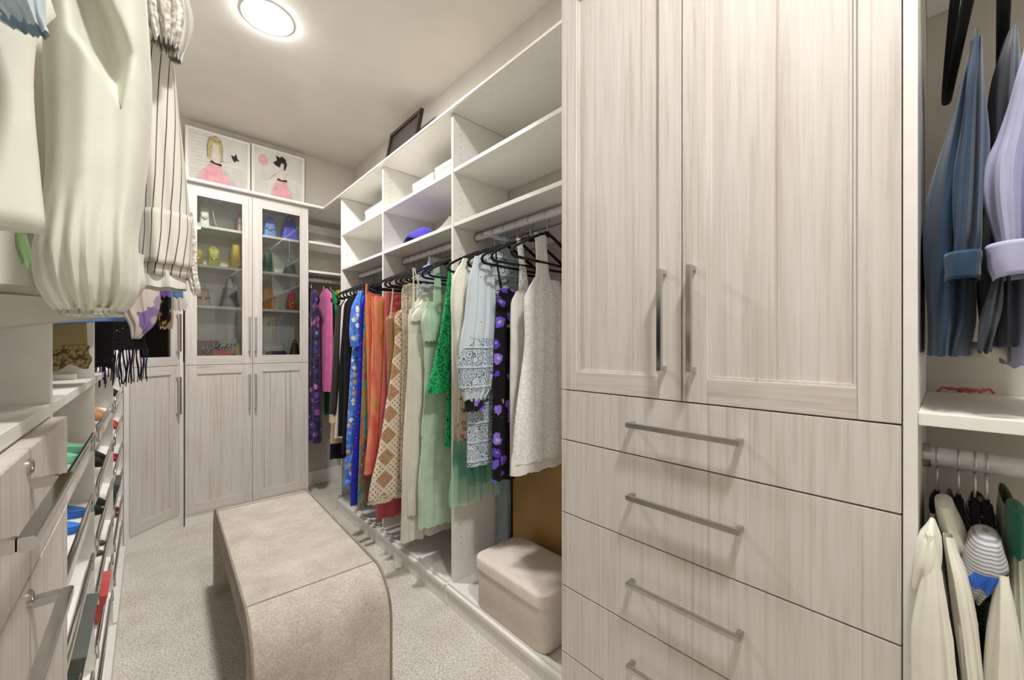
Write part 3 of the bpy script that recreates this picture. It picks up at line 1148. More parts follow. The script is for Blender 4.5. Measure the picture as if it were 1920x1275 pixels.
garment('beige_floral_dress', 'sheer beige floral dress with a mint tulle hem', 'dress', (RX, Y, RZ), [
    ('body', body([(900, None, 500, .008), (880, None, 520, .014), (868, None, 640, .018), (860, None, 770, .02), (858, None, 850, .022)], Y, 13, K=5), F['beigefloral']),
    ('tulle_hem', body([(855, None, 835, .02), (846, None, 880, .024), (842, None, 952, .03)], Y, 14, K=6, a0=.004, a1=.014, hem=.006, nz=20, n=140), F['minttulle']),
    ('tulle_overlay', body([(850, None, 828, .024), (848, None, 870, .028), (866, None, 912, .034)], Y - .003, 15, K=5, a0=.004, a1=.014, hem=.008, nz=20, n=140), F['mintdark'])],
    'sheer beige floral dress', GR, 0)

# --- middle bay (the green one sits against the bay side)
Y = 1.768
garment('green_lace_dress', 'bright green lace dress with a flared sleeve', 'dress', (RX, Y, RZ), [
    ('body', body([(880, None, 478, .006), (860, None, 488, .014), (848, None, 520, .02), (842, None, 640, .022), (838, None, 740, .024), (836, None, 838, .026)], Y, 16, K=5, a1=.008), F['green']),
    ('sleeve', loft(px_rows([(843, 866, 490, .012), (838, 862, 530, .022), (826, 856, 620, .024), (812, 853, 690, .027), (800, 851, 738, .028)], 'Y', Y - .026), 'Y', Y - .026, K=3, a1=.005, seed=17, hem=.004), F['green'])],
    'bright green lace dress', GR, -.04)
Y = 1.855
garment('mint_dress', 'long mint green dress with a gathered tier at the hem', 'dress', (RX, Y, RZ), [
    ('bodice', body([(800, None, 565, .008), (792, None, 585, .02), (794, None, 640, .022), (797, None, 700, .022)], Y, 18, K=4, a1=.005), F['mint']),
    ('cup', loft(px_rows([(798, 816, 578, .01), (790, 822, 600, .026), (794, 820, 640, .02)], 'Y', Y - .03), 'Y', Y - .03, K=3, a0=.002, a1=.003, seed=19, nz=14), F['mint']),
    ('strap', body([(812, 824, 498, .003), (814, 827, 530, .003), (812, 827, 580, .005)], Y - .012, 20, K=1, a0=0, a1=.001, p=4, nz=10), F['mint']),
    ('skirt', body([(797, None, 690, .022), (794, None, 760, .024), (790, None, 818, .026)], Y, 21, K=5, a0=.003, a1=.006), F['mint']),
    ('gathered_tier', body([(791, None, 815, .028), (786, None, 880, .032), (783, None, 992, .038)], Y, 22, K=8, a0=.006, a1=.013, hem=.008), F['mint'])],
    'long mint green dress', GR, .05)
Y = 1.965
garment('cream_dress', 'long cream satin slip dress with thin straps', 'dress', (RX, Y, RZ), [
    ('bodice', body([(792, None, 548, .004), (776, None, 570, .016), (766, None, 590, .022), (766, None, 640, .024)], Y, 23, K=4, a1=.004), F['cream']),
    ('cup', loft(px_rows([(790, 798, 560, .008), (776, 806, 585, .028), (772, 808, 602, .02)], 'Y', Y - .028), 'Y', Y - .028, K=2, a0=.001, a1=.002, seed=24, nz=12), F['cream']),
    ('strap', loft(px_rows([(773.5, 776, 502, .002), (774, 777, 540, .002), (772, 778, 585, .003)], 'Y', Y - .02), 'Y', Y - .02, K=1, a0=0, a1=0, nz=6, seed=25), F['cream']),
    ('rear_strap', loft(px_rows([(776, 778.5, 502, .002), (784, 787, 535, .002), (790, 793, 566, .003)], 'Y', Y - .018), 'Y', Y - .018, K=1, a0=0, a1=0, nz=6, seed=26), F['cream']),
    ('overskirt', loft(px_rows([(766, 812, 625, .02), (765, 812, 760, .026), (763, 800, 900, .028), (762, 790, 966, .03)], 'Y', Y - .024), 'Y', Y - .024, K=3, a0=.003, a1=.008, seed=27), F['cream']),
    ('skirt', body([(767, None, 630, .022), (760, None, 760, .028), (754, None, 900, .034), (750, None, 1017, .040)], Y, 28, K=6, a0=.003, a1=.014, hem=.008), F['cream'])],
    'long cream satin slip dress', GR, -.05)
Y = 2.03
garment('pale_blue_blouse', 'white blouse with a periwinkle blue edge on the upper hanger row', 'blouse', (RX, Y, RZ), [
    ('body', body([(842, None, 488, .005), (800, None, 498, .012), (784, None, 515, .016), (782, None, 560, .02), (782, None, 700, .022)], Y, 29, K=3), F['paleblue']),
    ('collar_edge', loft(px_rows([(842, 848, 486, .006), (800, 812, 496, .014), (784, 800, 512, .018)], 'Y', Y - .004), 'Y', Y - .004, K=1, a0=0, a1=.001, nz=8, seed=30), F['bluetrim'])],
    'white blouse with periwinkle edge', GR, .06)
Y = 2.085
garment('lace_dress', 'cream lace dress with a high ruffled neck', 'dress', (RX, Y, RZ), [
    ('body', body([(785, None, 512, .006), (757, None, 530, .014), (752, None, 570, .018), (756, None, 640, .02), (752, None, 800, .024), (749, None, 900, .026)], Y, 31, K=5), F['creamlace'])],
    'cream lace dress', GR, 0)
Y = 2.15
garment('crochet_dress', 'tan and cream crochet diamond dress with a wide skirt', 'dress', (RX, Y, RZ), [
    ('body', body([(768, None, 572, .006), (742, None, 586, .018), (740, None, 640, .022), (733, None, 700, .026)], Y, 32, K=4, a1=.004), F['crochet']),
    ('skirt', body([(734, None, 690, .026), (722, None, 770, .030), (708, None, 850, .034), (691, None, 940, .040)], Y, 33, K=5, a0=.003, a1=.012), F['crochet']),
    ('scalloped_hem', body([(692.5, None, 932, .040), (690, None, 947, .041)], Y, 33, K=14, a0=.010, a1=.012, hem=.008, nz=5), F['creamlace'])],
    'tan and cream crochet dress', GR, .04)
Y = 2.215
garment('tan_corset_dress', 'tan corset dress with thin print straps', 'dress', (RX, Y, RZ), [
    ('bodice', body([(735, None, 585, .006), (724, None, 598, .018), (724, None, 640, .022), (726, None, 676, .022)], Y, 34, K=2, a1=.003), F['tan']),
    ('skirt', body([(726, None, 676, .022), (727, None, 760, .024), (722, None, 850, .026), (718, None, 900, .028)], Y, 35, K=6, a0=.003, a1=.008), F['tan']),
    ('strap', loft(px_rows([(736, 738.5, 540, .002), (733, 736, 570, .002), (730, 734, 598, .003)], 'Y', Y - .01), 'Y', Y - .01, K=1, a0=0, a1=0, nz=6, seed=36), F['beigefloral'])],
    'tan corset dress', GR, -.04)
Y = 2.29
garment('rose_dress', 'long dusty rose dress behind the crochet dress', 'dress', (RX, Y, RZ), [
    ('body', body([(723, None, 548, .010), (721, None, 562, .018), (720, None, 640, .022), (714, None, 780, .026), (708, None, 900, .03), (704, None, 974, .034)], Y, 37, K=5), F['rose'])],
    'long dusty rose dress', GR, .04)
Y = 2.365
garment('coral_dress', 'long coral and ochre printed dress', 'dress', (RX, Y, RZ), [
    ('body', body([(702, None, 555, .014), (700, None, 566, .022), (698, None, 640, .026), (694, None, 760, .03), (684, None, 890, .034)], Y, 38, K=5, a0=.004, a1=.014), F['coral']),
    ('front_tie', loft(px_rows([(697, 701, 556, .004), (698, 703, 640, .005), (696, 702, 700, .004)], 'Y', Y - .035), 'Y', Y - .035, K=1, a0=.0, a1=.002, nz=10, seed=40), F['coral'])],
    'long coral printed dress', GR, -.05)
Y = 2.435
garment('orange_dress', 'orange halter dress next to the coral printed dress', 'dress', (RX, Y, RZ), [
    ('body', body([(686, 690, 532, .004), (685, 697, 548, .010), (685, None, 575, .018), (688, None, 660, .022), (689, None, 780, .024), (686, None, 885, .028)], Y, 41, K=5, a1=.01), cloth('orange_crepe', (236, 136, 96)))],
    'orange halter dress', GR, .04)

# --- corner bay
Y = 2.522
garment('teal_print_dress', 'long teal, green and coral printed dress', 'dress', (RX, Y, RZ), [
    ('body', body([(694, None, 552, .006), (684, None, 570, .016), (680, None, 650, .022), (677, None, 780, .026), (672, None, 880, .024), (669, None, 955, .026)], Y, 42, K=5, a1=.009), F['teal'])],
    'teal printed dress', GR, .03)
Y = 2.59
garment('royal_dress', 'royal blue patterned dress hanging below the floral one', 'dress', (RX, Y, RZ), [
    ('body', body([(685, None, 550, .006), (676, None, 570, .016), (670, None, 700, .02), (662, None, 850, .024), (657, None, 948, .028)], Y, 43, K=4), F['royal'])],
    'royal blue patterned dress', GR, -.03)
Y = 2.69
garment('blue_floral_dress', 'bright blue floral dress with ruffled hem and puffed sleeve', 'dress', (RX, Y, RZ), [
    ('body', body([(680, None, 543, .006), (668, None, 560, .018), (662, None, 640, .022), (656, None, 700, .026), (651, None, 800, .03), (650, None, 850, .032)], Y, 44, K=5, a1=.010), F['bluefloral']),
    ('sleeve', loft(px_rows([(672, 682, 545, .01), (660, 683, 575, .026), (655, 684, 620, .03), (658, 683, 650, .028)], 'Y', Y - .03), 'Y', Y - .03, K=2, a1=.005, seed=45, nz=18), F['bluefloral']),
    ('ruffled_hem', body([(652, None, 840, .034), (647, None, 870, .042), (645, None, 912, .046)], Y, 46, K=8, a0=.010, a1=.018, hem=.010, nz=14), F['bluefloral'])],
    'bright blue floral dress', GR, .05)
Y = 2.785
garment('black_dress', 'long plain black dress beside the blue floral dress', 'dress', (RX, Y, RZ), [
    ('body', body([(662, None, 552, .006), (652, None, 566, .018), (646, None, 660, .022), (643, None, 780, .026), (642, None, 852, .028)], Y, 47, K=4), F['black'])],
    'long plain black dress', GR, 0)
Y = 2.85
garment('black_trousers', 'black trousers folded over a hanger', 'trousers', (RX, Y, RZ), [
    ('leg', body([(655, None, 556, .006), (645, None, 570, .014), (637, None, 680, .018), (633, None, 818, .02)], Y, 48, K=2, a1=.005), F['black'])],
    'folded black trousers', GR, .03)
Y = 2.91
garment('white_shirt', 'white shirt showing between black and brown clothes', 'shirt', (RX, Y, RZ), [
    ('body', body([(648, None, 560, .006), (640, None, 576, .016), (636, None, 700, .02), (628, None, 822, .022)], Y, 49, K=3), F['white'])],
    'white shirt between black and brown clothes', GR, -.03)
Y = 2.985
garment('brown_jacket', 'dark brown jacket with beige turned cuff', 'jacket', (RX, Y, RZ), [
    ('body', body([(646, None, 560, .008), (636, None, 578, .018), (634, None, 680, .024), (634, None, 760, .026)], Y, 50, K=2, a1=.005), F['brown']),
    ('sleeve', loft(px_rows([(632, 645, 572, .012), (626, 642, 640, .024), (621, 636, 720, .024), (618, 632, 780, .022)], 'Y', Y - .03), 'Y', Y - .03, K=1, a1=.004, seed=51, nz=18), F['brown']),
    ('cuff', loft(px_rows([(617.5, 632.5, 777, .024), (617.5, 632, 793, .025)], 'Y', Y - .03), 'Y', Y - .03, K=1, a0=.001, a1=.001, seed=52, nz=4), F['beige'])],
    'dark brown jacket', GR, .03)
Y = 3.05
garment('beige_trousers', 'beige trousers hanging below the brown jacket', 'trousers', (RX, Y, RZ), [
    ('leg', body([(640, None, 565, .006), (632, None, 580, .014), (626, None, 700, .018), (619, None, 832, .02)], Y, 53, K=2, a1=.004), F['beige'])],
    'beige trousers', GR, 0)
Y = 3.11
garment('navy_dress', 'dark navy dress reaching lowest against the end panel', 'dress', (RX, Y, RZ), [
    ('body', body([(636, None, 570, .006), (629, None, 582, .014), (624, None, 700, .018), (617, None, 862, .024)], Y, 54, K=3), F['navy'])],
    'dark navy dress', GR, .02)

# --- corner rod, clothes face the side
CY, CZ = CROD_Y, CROD_Z


def side(rows, X, seed, **kw):
    """garment hanging on the corner rod: width runs along y, thickness along x; rows (y_front, y_back, z, half thickness)"""
    return loft(rows, 'X', X, seed=seed, **kw)


def z_at(v, u=605, Y=3.6):
    return onY(u, v, Y)[2]


def corner(name, label, cat_, X, rows, mat, what, seed, b0=.02, yf=3.585, extra=None, K=4):
    rr = [(yf + .12, CY + .06, CZ - .075, .006), (yf + .02, CY + .16, CZ - .135, b0 * .8)] + [(yf, CY + .17, z_at(v), b) for v, b in rows]
    parts = [('body', side(rr, X, seed, K=K, a0=.003, a1=.010), mat)]
    if extra:
        parts += extra
    garment(name, label, cat_, (X, CY, CZ), parts, what, 'clothes on the corner rod', math.pi / 2)


corner('purple_floral_dress', 'dark purple floral dress next to the display cabinet', 'dress', 1.062, [(650, .036), (740, .046), (829, .056)], F['purplefloral'], 'dark purple floral dress', 60, .03)
corner('pink_dress', 'hot pink dress with flared hem in the corner', 'dress', 1.165, [(620, .028), (690, .038), (735, .042)], F['pink'], 'hot pink dress', 61, .022, 3.55)
corner('emerald_dress', 'emerald green dress showing below the hot pink one', 'dress', 1.226, [(650, .014), (787, .016)], F['emerald'], 'emerald green dress', 62, .012, 3.60)
corner('lime_dress', 'lime yellow crochet dress in the corner', 'dress', 1.276, [(600, .028), (690, .03)], F['yellow'], 'lime yellow crochet dress', 63, .03, 3.56)
# ------------------------------------------------------------ clothes over the drawers and shoe shelves
LLIM = (-.69, .40)
GL = 'clothes above the drawers and shoe shelves'
CR_IVORY = cloth('ivory_cotton', (224, 224, 209), .8, .03)
SKYB = cloth('sky_blue_chiffon', (204, 219, 226), .7, .08)
PALECR = cloth('pale_cream_crepe', (222, 216, 200), .8, .03)
F['stripe'] = stripes('ivory_pinstripe', (234, 228, 216), (92, 92, 96), .0145, .13, .10)
F['tanlace'] = lace('olive_tan_lace', (158, 138, 88), (84, 70, 40), 70, alpha=False)
F['olive'] = cloth('olive_satin', (150, 132, 84), .45)
F['blacklace'] = lace('black_lace', (24, 24, 30), (8, 8, 12), 60)
F['lilacprint'] = floral('lilac_print', (226, 212, 202), [(150, 126, 180), (226, 212, 202), (178, 156, 196)], 11, .40)
F['denim'] = cloth('denim_blue', (108, 146, 200), .9, .15)
F['violet'] = cloth('violet_cloth', (120, 88, 156))
F['crochetwhite'] = lace('white_crochet', (240, 236, 226), (196, 188, 172), 42, alpha=False)


def lpx(rows, Y, **kw):
    return px_rows(rows, 'Y', Y, LROD_X, LLIM, 'r')


def lbody(rows, Y, seed, top=True, **kw):
    r = lpx(rows, Y)
    if top:
        r = [('q', LROD_X - .05, LROD_X + .05, LROD_Z - .085, .008)[1:], (LROD_X - .17, LROD_X + .17, LROD_Z - .13, .02), (LROD_X - .20, LROD_X + .20, LROD_Z - .18, .025)] + r
    kw.setdefault('K', 5)
    kw.setdefault('tref', 'hi')
    return loft(r, 'Y', Y, seed=seed, **kw)


def lsleeve(rows, Y, seed, **kw):
    kw.setdefault('tref', 'hi')
    return loft(lpx(rows, Y), 'Y', Y, seed=seed, **kw)


def lroot(Y):
    return (LROD_X, Y, LROD_Z)


# ivory wrap blouse in front (its hem shows, with pale blue cuff above)
Y = .60
garment('ivory_wrap_blouse', 'ivory cotton top with straight hem over the drawer unit', 'top', lroot(Y), [
    ('body', lbody([(None, 78, -20, .018), (None, 70, 70, .02), (None, 67, 150, .02), (None, 72, 220, .022), (None, 80, 290, .022), (None, 92, 440, .024)], Y, 70, K=3, a0=.003, a1=.010, tilt=.04, hem=.002, n=72, nz=44), CR_IVORY, {'thick': .0015}),
    ('green_tag', lsleeve([(28, 50, 440, .002), (30, 58, 470, .002), (40, 60, 498, .001)], Y + .05, 71, K=1, a0=0, a1=.001, nz=6), cloth('sage_tag', (120, 150, 100)))],
    'ivory cotton top', GL, .0)
Y = .53
garment('blue_chiffon_blouse', 'pale blue chiffon top with gathered cuff, beside the ivory top', 'top', lroot(Y), [
    ('body', lbody([(None, -40, -60, .02), (None, -60, 60, .02)], Y, 72, K=3), SKYB),
    ('sleeve', lsleeve([(-120, 40, -120, .03), (-90, 70, -40, .035), (-60, 88, 20, .03), (-30, 92, 50, .022), (10, 90, 66, .010)], Y, 73, K=4, a0=.004, a1=.007, nz=24, hem=.001), SKYB)],
    'pale blue chiffon top', GL, 0)


def gap(cx_, t):
    if t > .52:
        return 0
    c = -.36 + (t - .2) * 2.55
    w = .22 + 1.3 * max(0, t - .2) if t < .38 else max(.02, .45 * (1 - (t - .38) / .14))
    return .05 * math.exp(-((cx_ - c) / w) ** 4) * min(1, (.54 - t) / .16)


Y = .735
garment('balloon_sleeve_blouse', 'cream blouse with a large gathered balloon sleeve hanging into the aisle', 'blouse', lroot(Y), [
    ('body', lbody([(None, 40, 150, .03), (None, 50, 350, .035), (None, 60, 540, .04)], Y + .03, 74, K=4), CR_IVORY),
    ('sleeve', lsleeve([(60, 262, -140, .03), (84, 274, -40, .05), (88, 279, 80, .058), (86, 280, 180, .06), (84, 277, 290, .062), (80, 271, 380, .066), (70, 264, 450, .07), (62, 265, 500, .07), (72, 262, 545, .06), (92, 250, 572, .045), (108, 232, 586, .034)], Y - .01, 75, K=1.6, a0=.004, a1=.010, n=200, nz=120, p=2.1, dent=gap, hem=.001, gather=(.72, 7, .006)), CR_IVORY, {'thick': .0015}),
    ('cuff', lsleeve([(104, 236, 582, .034), (112, 228, 589, .031), (106, 234, 594, .034)], Y - .01, 76, K=11, a0=.003, a1=.004, n=96, nz=6, hem=0), CR_IVORY),
    ('rear_sleeve', lsleeve([(180, 270, 480, .03), (190, 272, 530, .035), (200, 258, 560, .03), (190, 236, 584, .02)], Y + .07, 77, K=3, a0=.003, a1=.006, nz=24), CR_IVORY)],
    'cream blouse with balloon sleeve', GL, 0)
Y = .875
garment('pale_cream_dress', 'pale cream dress with a wide bordered hem above the drawers', 'dress', lroot(Y), [
    ('body', lbody([(None, 120, 100, .025), (None, 165, 300, .03), (None, 196, 480, .034), (None, 212, 560, .036), (None, 215, 590, .037)], Y, 78, K=2, a0=.002, a1=.008, tilt=.20, hem=.001, n=72), PALECR, {'thick': .0015}),
    ('hem_border', lsleeve([(None, 213, 566, .0385), (None, 216.5, 593, .0395)], Y, 78, K=2, a0=.008, a1=.009, tilt=.20, hem=.001, n=72, nz=6), cloth('pale_cream_border', (230, 225, 212)))],
    'pale cream dress', GL, .0)
Y = .96 + .05
garment('crochet_trim_blouse', 'white top with crocheted lace cap sleeve', 'top', lroot(Y), [
    ('body', lbody([(None, 200, 150, .02), (None, 210, 400, .02)], Y, 79, K=3), F['white']),
    ('crochet_sleeve', lsleeve([(220, 322, -60, .02), (240, 336, -10, .03), (255, 344, 30, .034), (268, 342, 70, .03), (285, 332, 95, .02)], Y - .02, 80, K=4, a0=.004, a1=.008, hem=.006, nz=26, n=140), F['crochetwhite'], {'thick': .002}),
    ('ruffle', lsleeve([(290, 346, -60, .012), (300, 354, 0, .018), (300, 362, 50, .02), (306, 356, 90, .018), (318, 340, 118, .01)], Y + .02, 81, K=5, a0=.003, a1=.007, nz=20), cloth('grey_white_voile', (226, 222, 214)))],
    'white top with crocheted cap sleeve', GL, 0)
Y = 1.10
garment('striped_shirt', 'ivory pinstriped shirt with a broad turned-up cuff', 'shirt', lroot(Y), [
    ('body', lbody([(None, 230, 200, .02), (None, 240, 480, .025)], Y + .03, 82, K=3), F['stripe']),
    ('sleeve', lsleeve([(235, 312, 20, .02), (240, 322, 92, .03), (240, 331, 180, .038), (244, 346, 300, .044), (250, 354, 400, .046), (252, 357, 470, .046), (250, 354, 525, .044)], Y, 83, K=2, a0=.002, a1=.006, n=72, nz=40, hem=.001), F['stripe'], {'thick': .0015}),
    ('turned_cuff', lsleeve([(248, 358, 413, .050), (250, 361, 450, .052), (252, 358, 508, .053)], Y, 83, K=2, a0=.004, a1=.006, n=72, nz=10, hem=.001, tilt=-.05), F['stripe'], {'thick': .002}),
    ('under_cuff', lsleeve([(250, 350, 508, .04), (250, 350, 545, .041)], Y, 84, K=2, a0=.003, a1=.005, nz=8, hem=.001), F['white']),
    ('lace_edge', lsleeve([(346, 362, 400, .006), (350, 368, 470, .008), (352, 372, 520, .009), (358, 376, 545, .008), (362, 373, 553, .004)], Y - .005, 85, K=2, a0=.002, a1=.003, nz=18), F['lacewhite'])],
    'ivory pinstriped shirt', GL, 0)
Y = 1.19
garment('blue_skirt', 'sky blue dress, only its hem edge showing below cream hems', 'dress', lroot(Y), [
    ('body', lbody([(None, 180, 300, .02), (None, 215, 520, .024), (None, 236, 603, .026)], Y, 86, K=2, tilt=.10, a1=.005), F['denim'])],
    'sky blue dress', GL, 0)
Y = 1.32
garment('lace_camisole', 'olive tan satin camisole with a scalloped lace hem', 'camisole', lroot(Y), [
    ('body', lbody([(None, 150, 450, .02), (None, 165, 600, .03), (None, 168, 655, .032)], Y, 87, K=5, a1=.008, hem=.001), F['olive']),
    ('lace_hem', lsleeve([(None, 168.5, 648, .034), (None, 170, 672, .035), (None, 171, 688, .036)], Y, 88, K=8, a0=.006, a1=.009, hem=.012, nz=10, n=96), F['tanlace'])],
    'olive tan camisole', GL, 0)
Y = 1.72
garment('black_lace_blouse', 'black top with a lace hem between camisole and fringed top', 'top', lroot(Y), [
    ('body', lbody([(None, 205, 560, .02), (None, 212, 640, .024), (None, 212, 668, .025)], Y, 89, K=4, a1=.006, hem=.001), F['black']),
    ('lace_hem', lsleeve([(None, 212.5, 664, .026), (None, 213.5, 690, .027)], Y, 90, K=8, a0=.004, a1=.006, hem=.010, nz=8, n=96), F['blacklace'])],
    'black lace hemmed top', GL, 0)
Y = 2.0
fr = MB()
rnd = random.Random(3)
NAVYM = cloth('navy_fringe', (26, 26, 50))
zt_ = onY(260, 652, Y)[2]
zb_ = onY(260, 718, Y)[2]
for side_, yy in ((0, Y - .028), (1, Y + .02)):
    for k in range(34):
        x = -.20 + .198 * k / 33 + rnd.uniform(-.002, .002)
        pts_ = []
        dx, dy = rnd.uniform(-.008, .008), rnd.uniform(-.008, .008)
        L_ = (zt_ - zb_) * rnd.uniform(.8, 1.08)
        for j in range(6):
            t = j / 5
            pts_.append((x + dx * t + .003 * math.sin(5 * t + k), yy + dy * t, zt_ - L_ * t))
        fr.tube(pts_, .0016, 5)
garment('fringed_blouse', 'black net top with long knotted fringe', 'top', lroot(Y), [
    ('body', lbody([(None, 268, 540, .02), (None, 272, 615, .026)], Y, 91, K=3, a1=.004, hem=.001), F['black']),
    ('net_band', lsleeve([(None, 272, 612, .026), (None, 274, 650, .027)], Y, 92, K=3, a0=.003, a1=.004, nz=6, hem=0), F['blacklace']),
    ('band', lsleeve([(None, 274, 640, .0275), (None, 275, 656, .028)], Y, 93, K=3, a0=.003, a1=.003, nz=4, hem=0), F['black']),
    ('fringe', fr, NAVYM, {'kind': 'stuff'})],
    'fringed black net top', GL, 0)
Y = 1.52
garment('lilac_print_blouse', 'beige blouse printed with lilac flowers and a pointed flared sleeve', 'blouse', lroot(Y), [
    ('body', lbody([(None, 210, 400, .02), (None, 222, 575, .026)], Y, 94, K=3), F['lilacprint']),
    ('sleeve', lsleeve([(225, 285, 480, .03), (215, 296, 540, .036), (212, 299, 562, .034), (226, 297, 590, .026), (242, 290, 610, .018), (249, 262, 635, .005)], Y - .01, 95, K=3, a0=.004, a1=.006, nz=26, hem=.001), F['lilacprint'], {'thick': .0015})],
    'beige lilac printed blouse', GL, 0)
for (nm, lab, what, Yq, rows, mat, sd) in (
        ('violet_blouse', 'violet top, sleeve edge showing beside the pinstriped cuff', 'violet top', 1.80, [(285, 312, 470, .02), (283, 320, 540, .02), (290, 320, 557, .016)], F['violet'], 96),
        ('denim_shirt', 'light denim shirt, cuff showing past the pinstriped shirt', 'light denim shirt', 1.92, [(300, 338, 440, .02), (304, 343, 540, .02), (312, 344, 558, .018)], F['denim'], 97),
        ('white_tunic', 'white tunic with loose cuff near the corner cabinet', 'white tunic', 2.15, [(310, 342, 450, .02), (318, 347, 540, .024), (322, 352, 572, .022), (324, 348, 582, .016)], F['white'], 98),
        ('dark_floral_blouse', 'black top with yellow and pink flowers near the corner cabinet', 'black flowered top', 2.08, [(292, 318, 500, .02), (300, 322, 560, .018), (298, 320, 600, .016), (296, 310, 612, .01)], floral('dark_yellow_floral', (22, 18, 20), [(214, 190, 60), (206, 90, 110), (22, 18, 20), (120, 130, 60)], 40, .34), 99),
        ('beige_cardigan', 'beige cardigan sleeve hanging nearest the angled cabinet', 'beige cardigan', 2.3, [(296, 322, 500, .02), (300, 326, 590, .022), (299, 325, 617, .02)], F['beige'], 100)):
    garment(nm, lab, nm.split('_')[-1], lroot(Yq), [
        ('body', lbody([(None, 225, 480, .02), (None, 228, 560, .022)], Yq, sd, K=3), mat),
        ('sleeve', lsleeve(rows, Yq - .01, sd + 40, K=2, a0=.002, a1=.004, nz=20), mat)], what, GL, 0)

# ------------------------------------------------------------ double hanging bay clothes
BIM = (-.9, .075)
GB = 'shirts in the double hanging bay'
BLUE = cloth('steel_blue_chambray', (40, 66, 92), .75, .12)
CHAR = cloth('charcoal_chambray', (62, 70, 82), .85, .2)
LAV = cloth('lavender_cotton', (176, 176, 206), .8, .04)
WPOLO = cloth('cream_pique', (236, 233, 218), .85, .03)
GREYK = stripes('grey_rib_knit', (206, 206, 206), (150, 152, 156), .006, .5, 0, 1)


def rpx(rows, X):
    return px_rows(rows, 'X', X, None, BIM, 'm')


def rl(rows, X, Xc, seed, **kw):
    return loft(rpx(rows, X), 'X', Xc, seed=seed, **kw)


def rroot(u, z, v=0):
    return (RBX, max(-.6, min(.025, onX(u, 600, RBX)[1])), z)


garment('blue_shirt', 'steel blue chambray shirt with rolled sleeve cuff', 'shirt', (RBX, -.014, RBZ2), [
    ('body', rl([(1826, 1843, 18, .12), (1798, 1847, 110, .17), (1768, 1849, 220, .18), (1742, 1849, 320, .185), (1728, 1849, 420, .19), (1722, 1848, 520, .19), (1726, 1838, 600, .19), (1732, 1815, 668, .19)], 1.04, 1.22, 110, K=2.5, a0=.010, a1=.022, n=72, nz=44, p=2.6, hem=.001), BLUE),
    ('sleeve', rl([(1822, 1846, 70, .016), (1806, 1850, 160, .03), (1798, 1851, 260, .034), (1790, 1851, 360, .036), (1782, 1849, 440, .036), (1778, 1842, 482, .03)], 1.01, 1.02, 111, K=2.4, a0=.007, a1=.014, n=60, nz=36), BLUE),
    ('cuff', rl([(1771, 1841, 474, .040), (1772, 1839, 500, .041), (1772, 1837, 525, .041)], 1.0, 1.012, 112, K=1, a0=.001, a1=.002, nz=8, hem=0, p=2.8), BLUE, {'thick': .002})],
    'steel blue chambray shirt', GB, .06)
garment('charcoal_shirt', 'charcoal chambray shirt with a buttoned sleeve tab', 'shirt', (RBX, -.075, RBZ2), [
    ('body', rl([(1896, 1925, 8, .12), (1872, 1930, 80, .17), (1856, 1935, 180, .18), (1852, 1940, 350, .185), (1848, 1940, 520, .19), (1846, 1940, 650, .19)], 1.06, 1.24, 114, K=2.5, a0=.010, a1=.020, n=72, nz=40, hem=.001), CHAR),
    ('sleeve', rl([(1868, 1890, 480, .02), (1850, 1880, 560, .03), (1836, 1872, 620, .032), (1828, 1862, 660, .02)], 1.02, 1.035, 115, K=2, a0=.003, a1=.008, nz=20), CHAR),
    ('lining', rl([(1800, 1940, 640, .15), (1795, 1940, 655, .155), (1800, 1940, 674, .15)], 1.06, 1.25, 116, K=3, a0=.003, a1=.006, nz=8, tilt=.15), cloth('oatmeal_lining', (206, 200, 182)))],
    'charcoal chambray shirt', GB, -.05)
garment('lavender_shirt', 'pale lavender shirt with a folded cuff', 'shirt', (RBX, -.135, RBZ2), [
    ('body', rl([(1950, 1985, 5, .12), (1925, 1990, 90, .16), (1905, 2000, 250, .18), (1900, 2005, 450, .19), (1890, 2000, 690, .19)], 1.05, 1.22, 117, K=3, n=60), LAV),
    ('sleeve', rl([(1928, 1965, 60, .02), (1896, 1970, 150, .032), (1866, 1972, 250, .036), (1848, 1968, 310, .038), (1850, 1962, 380, .038), (1862, 1955, 460, .036), (1862, 1950, 480, .034)], 1.0, 1.01, 118, K=2.4, a0=.007, a1=.014, n=60, nz=36), LAV),
    ('cuff', rl([(1850, 1962, 455, .044), (1854, 1958, 490, .045), (1862, 1955, 518, .045)], .99, 1.0, 119, K=1, a0=.001, a1=.003, nz=8, hem=0, tilt=-.1), LAV, {'thick': .002})],
    'pale lavender shirt', GB, .04)


def collar(rows, X, Xc, seed, **kw):
    kw.setdefault('nz', 16)
    kw.setdefault('close_top', True)
    u0, u1, v0, b0 = rows[0]
    m = (u0 + u1) / 2
    rows = ([] if not kw["close_top"] else [(m - 3, m + 3, v0 - 6, .006), (m - (u1 - u0) * .36, m + (u1 - u0) * .36, v0 - 2, b0 * .7)]) + rows
    return rl(rows, X, Xc, seed, K=2, a0=.002, a1=.004, **kw)


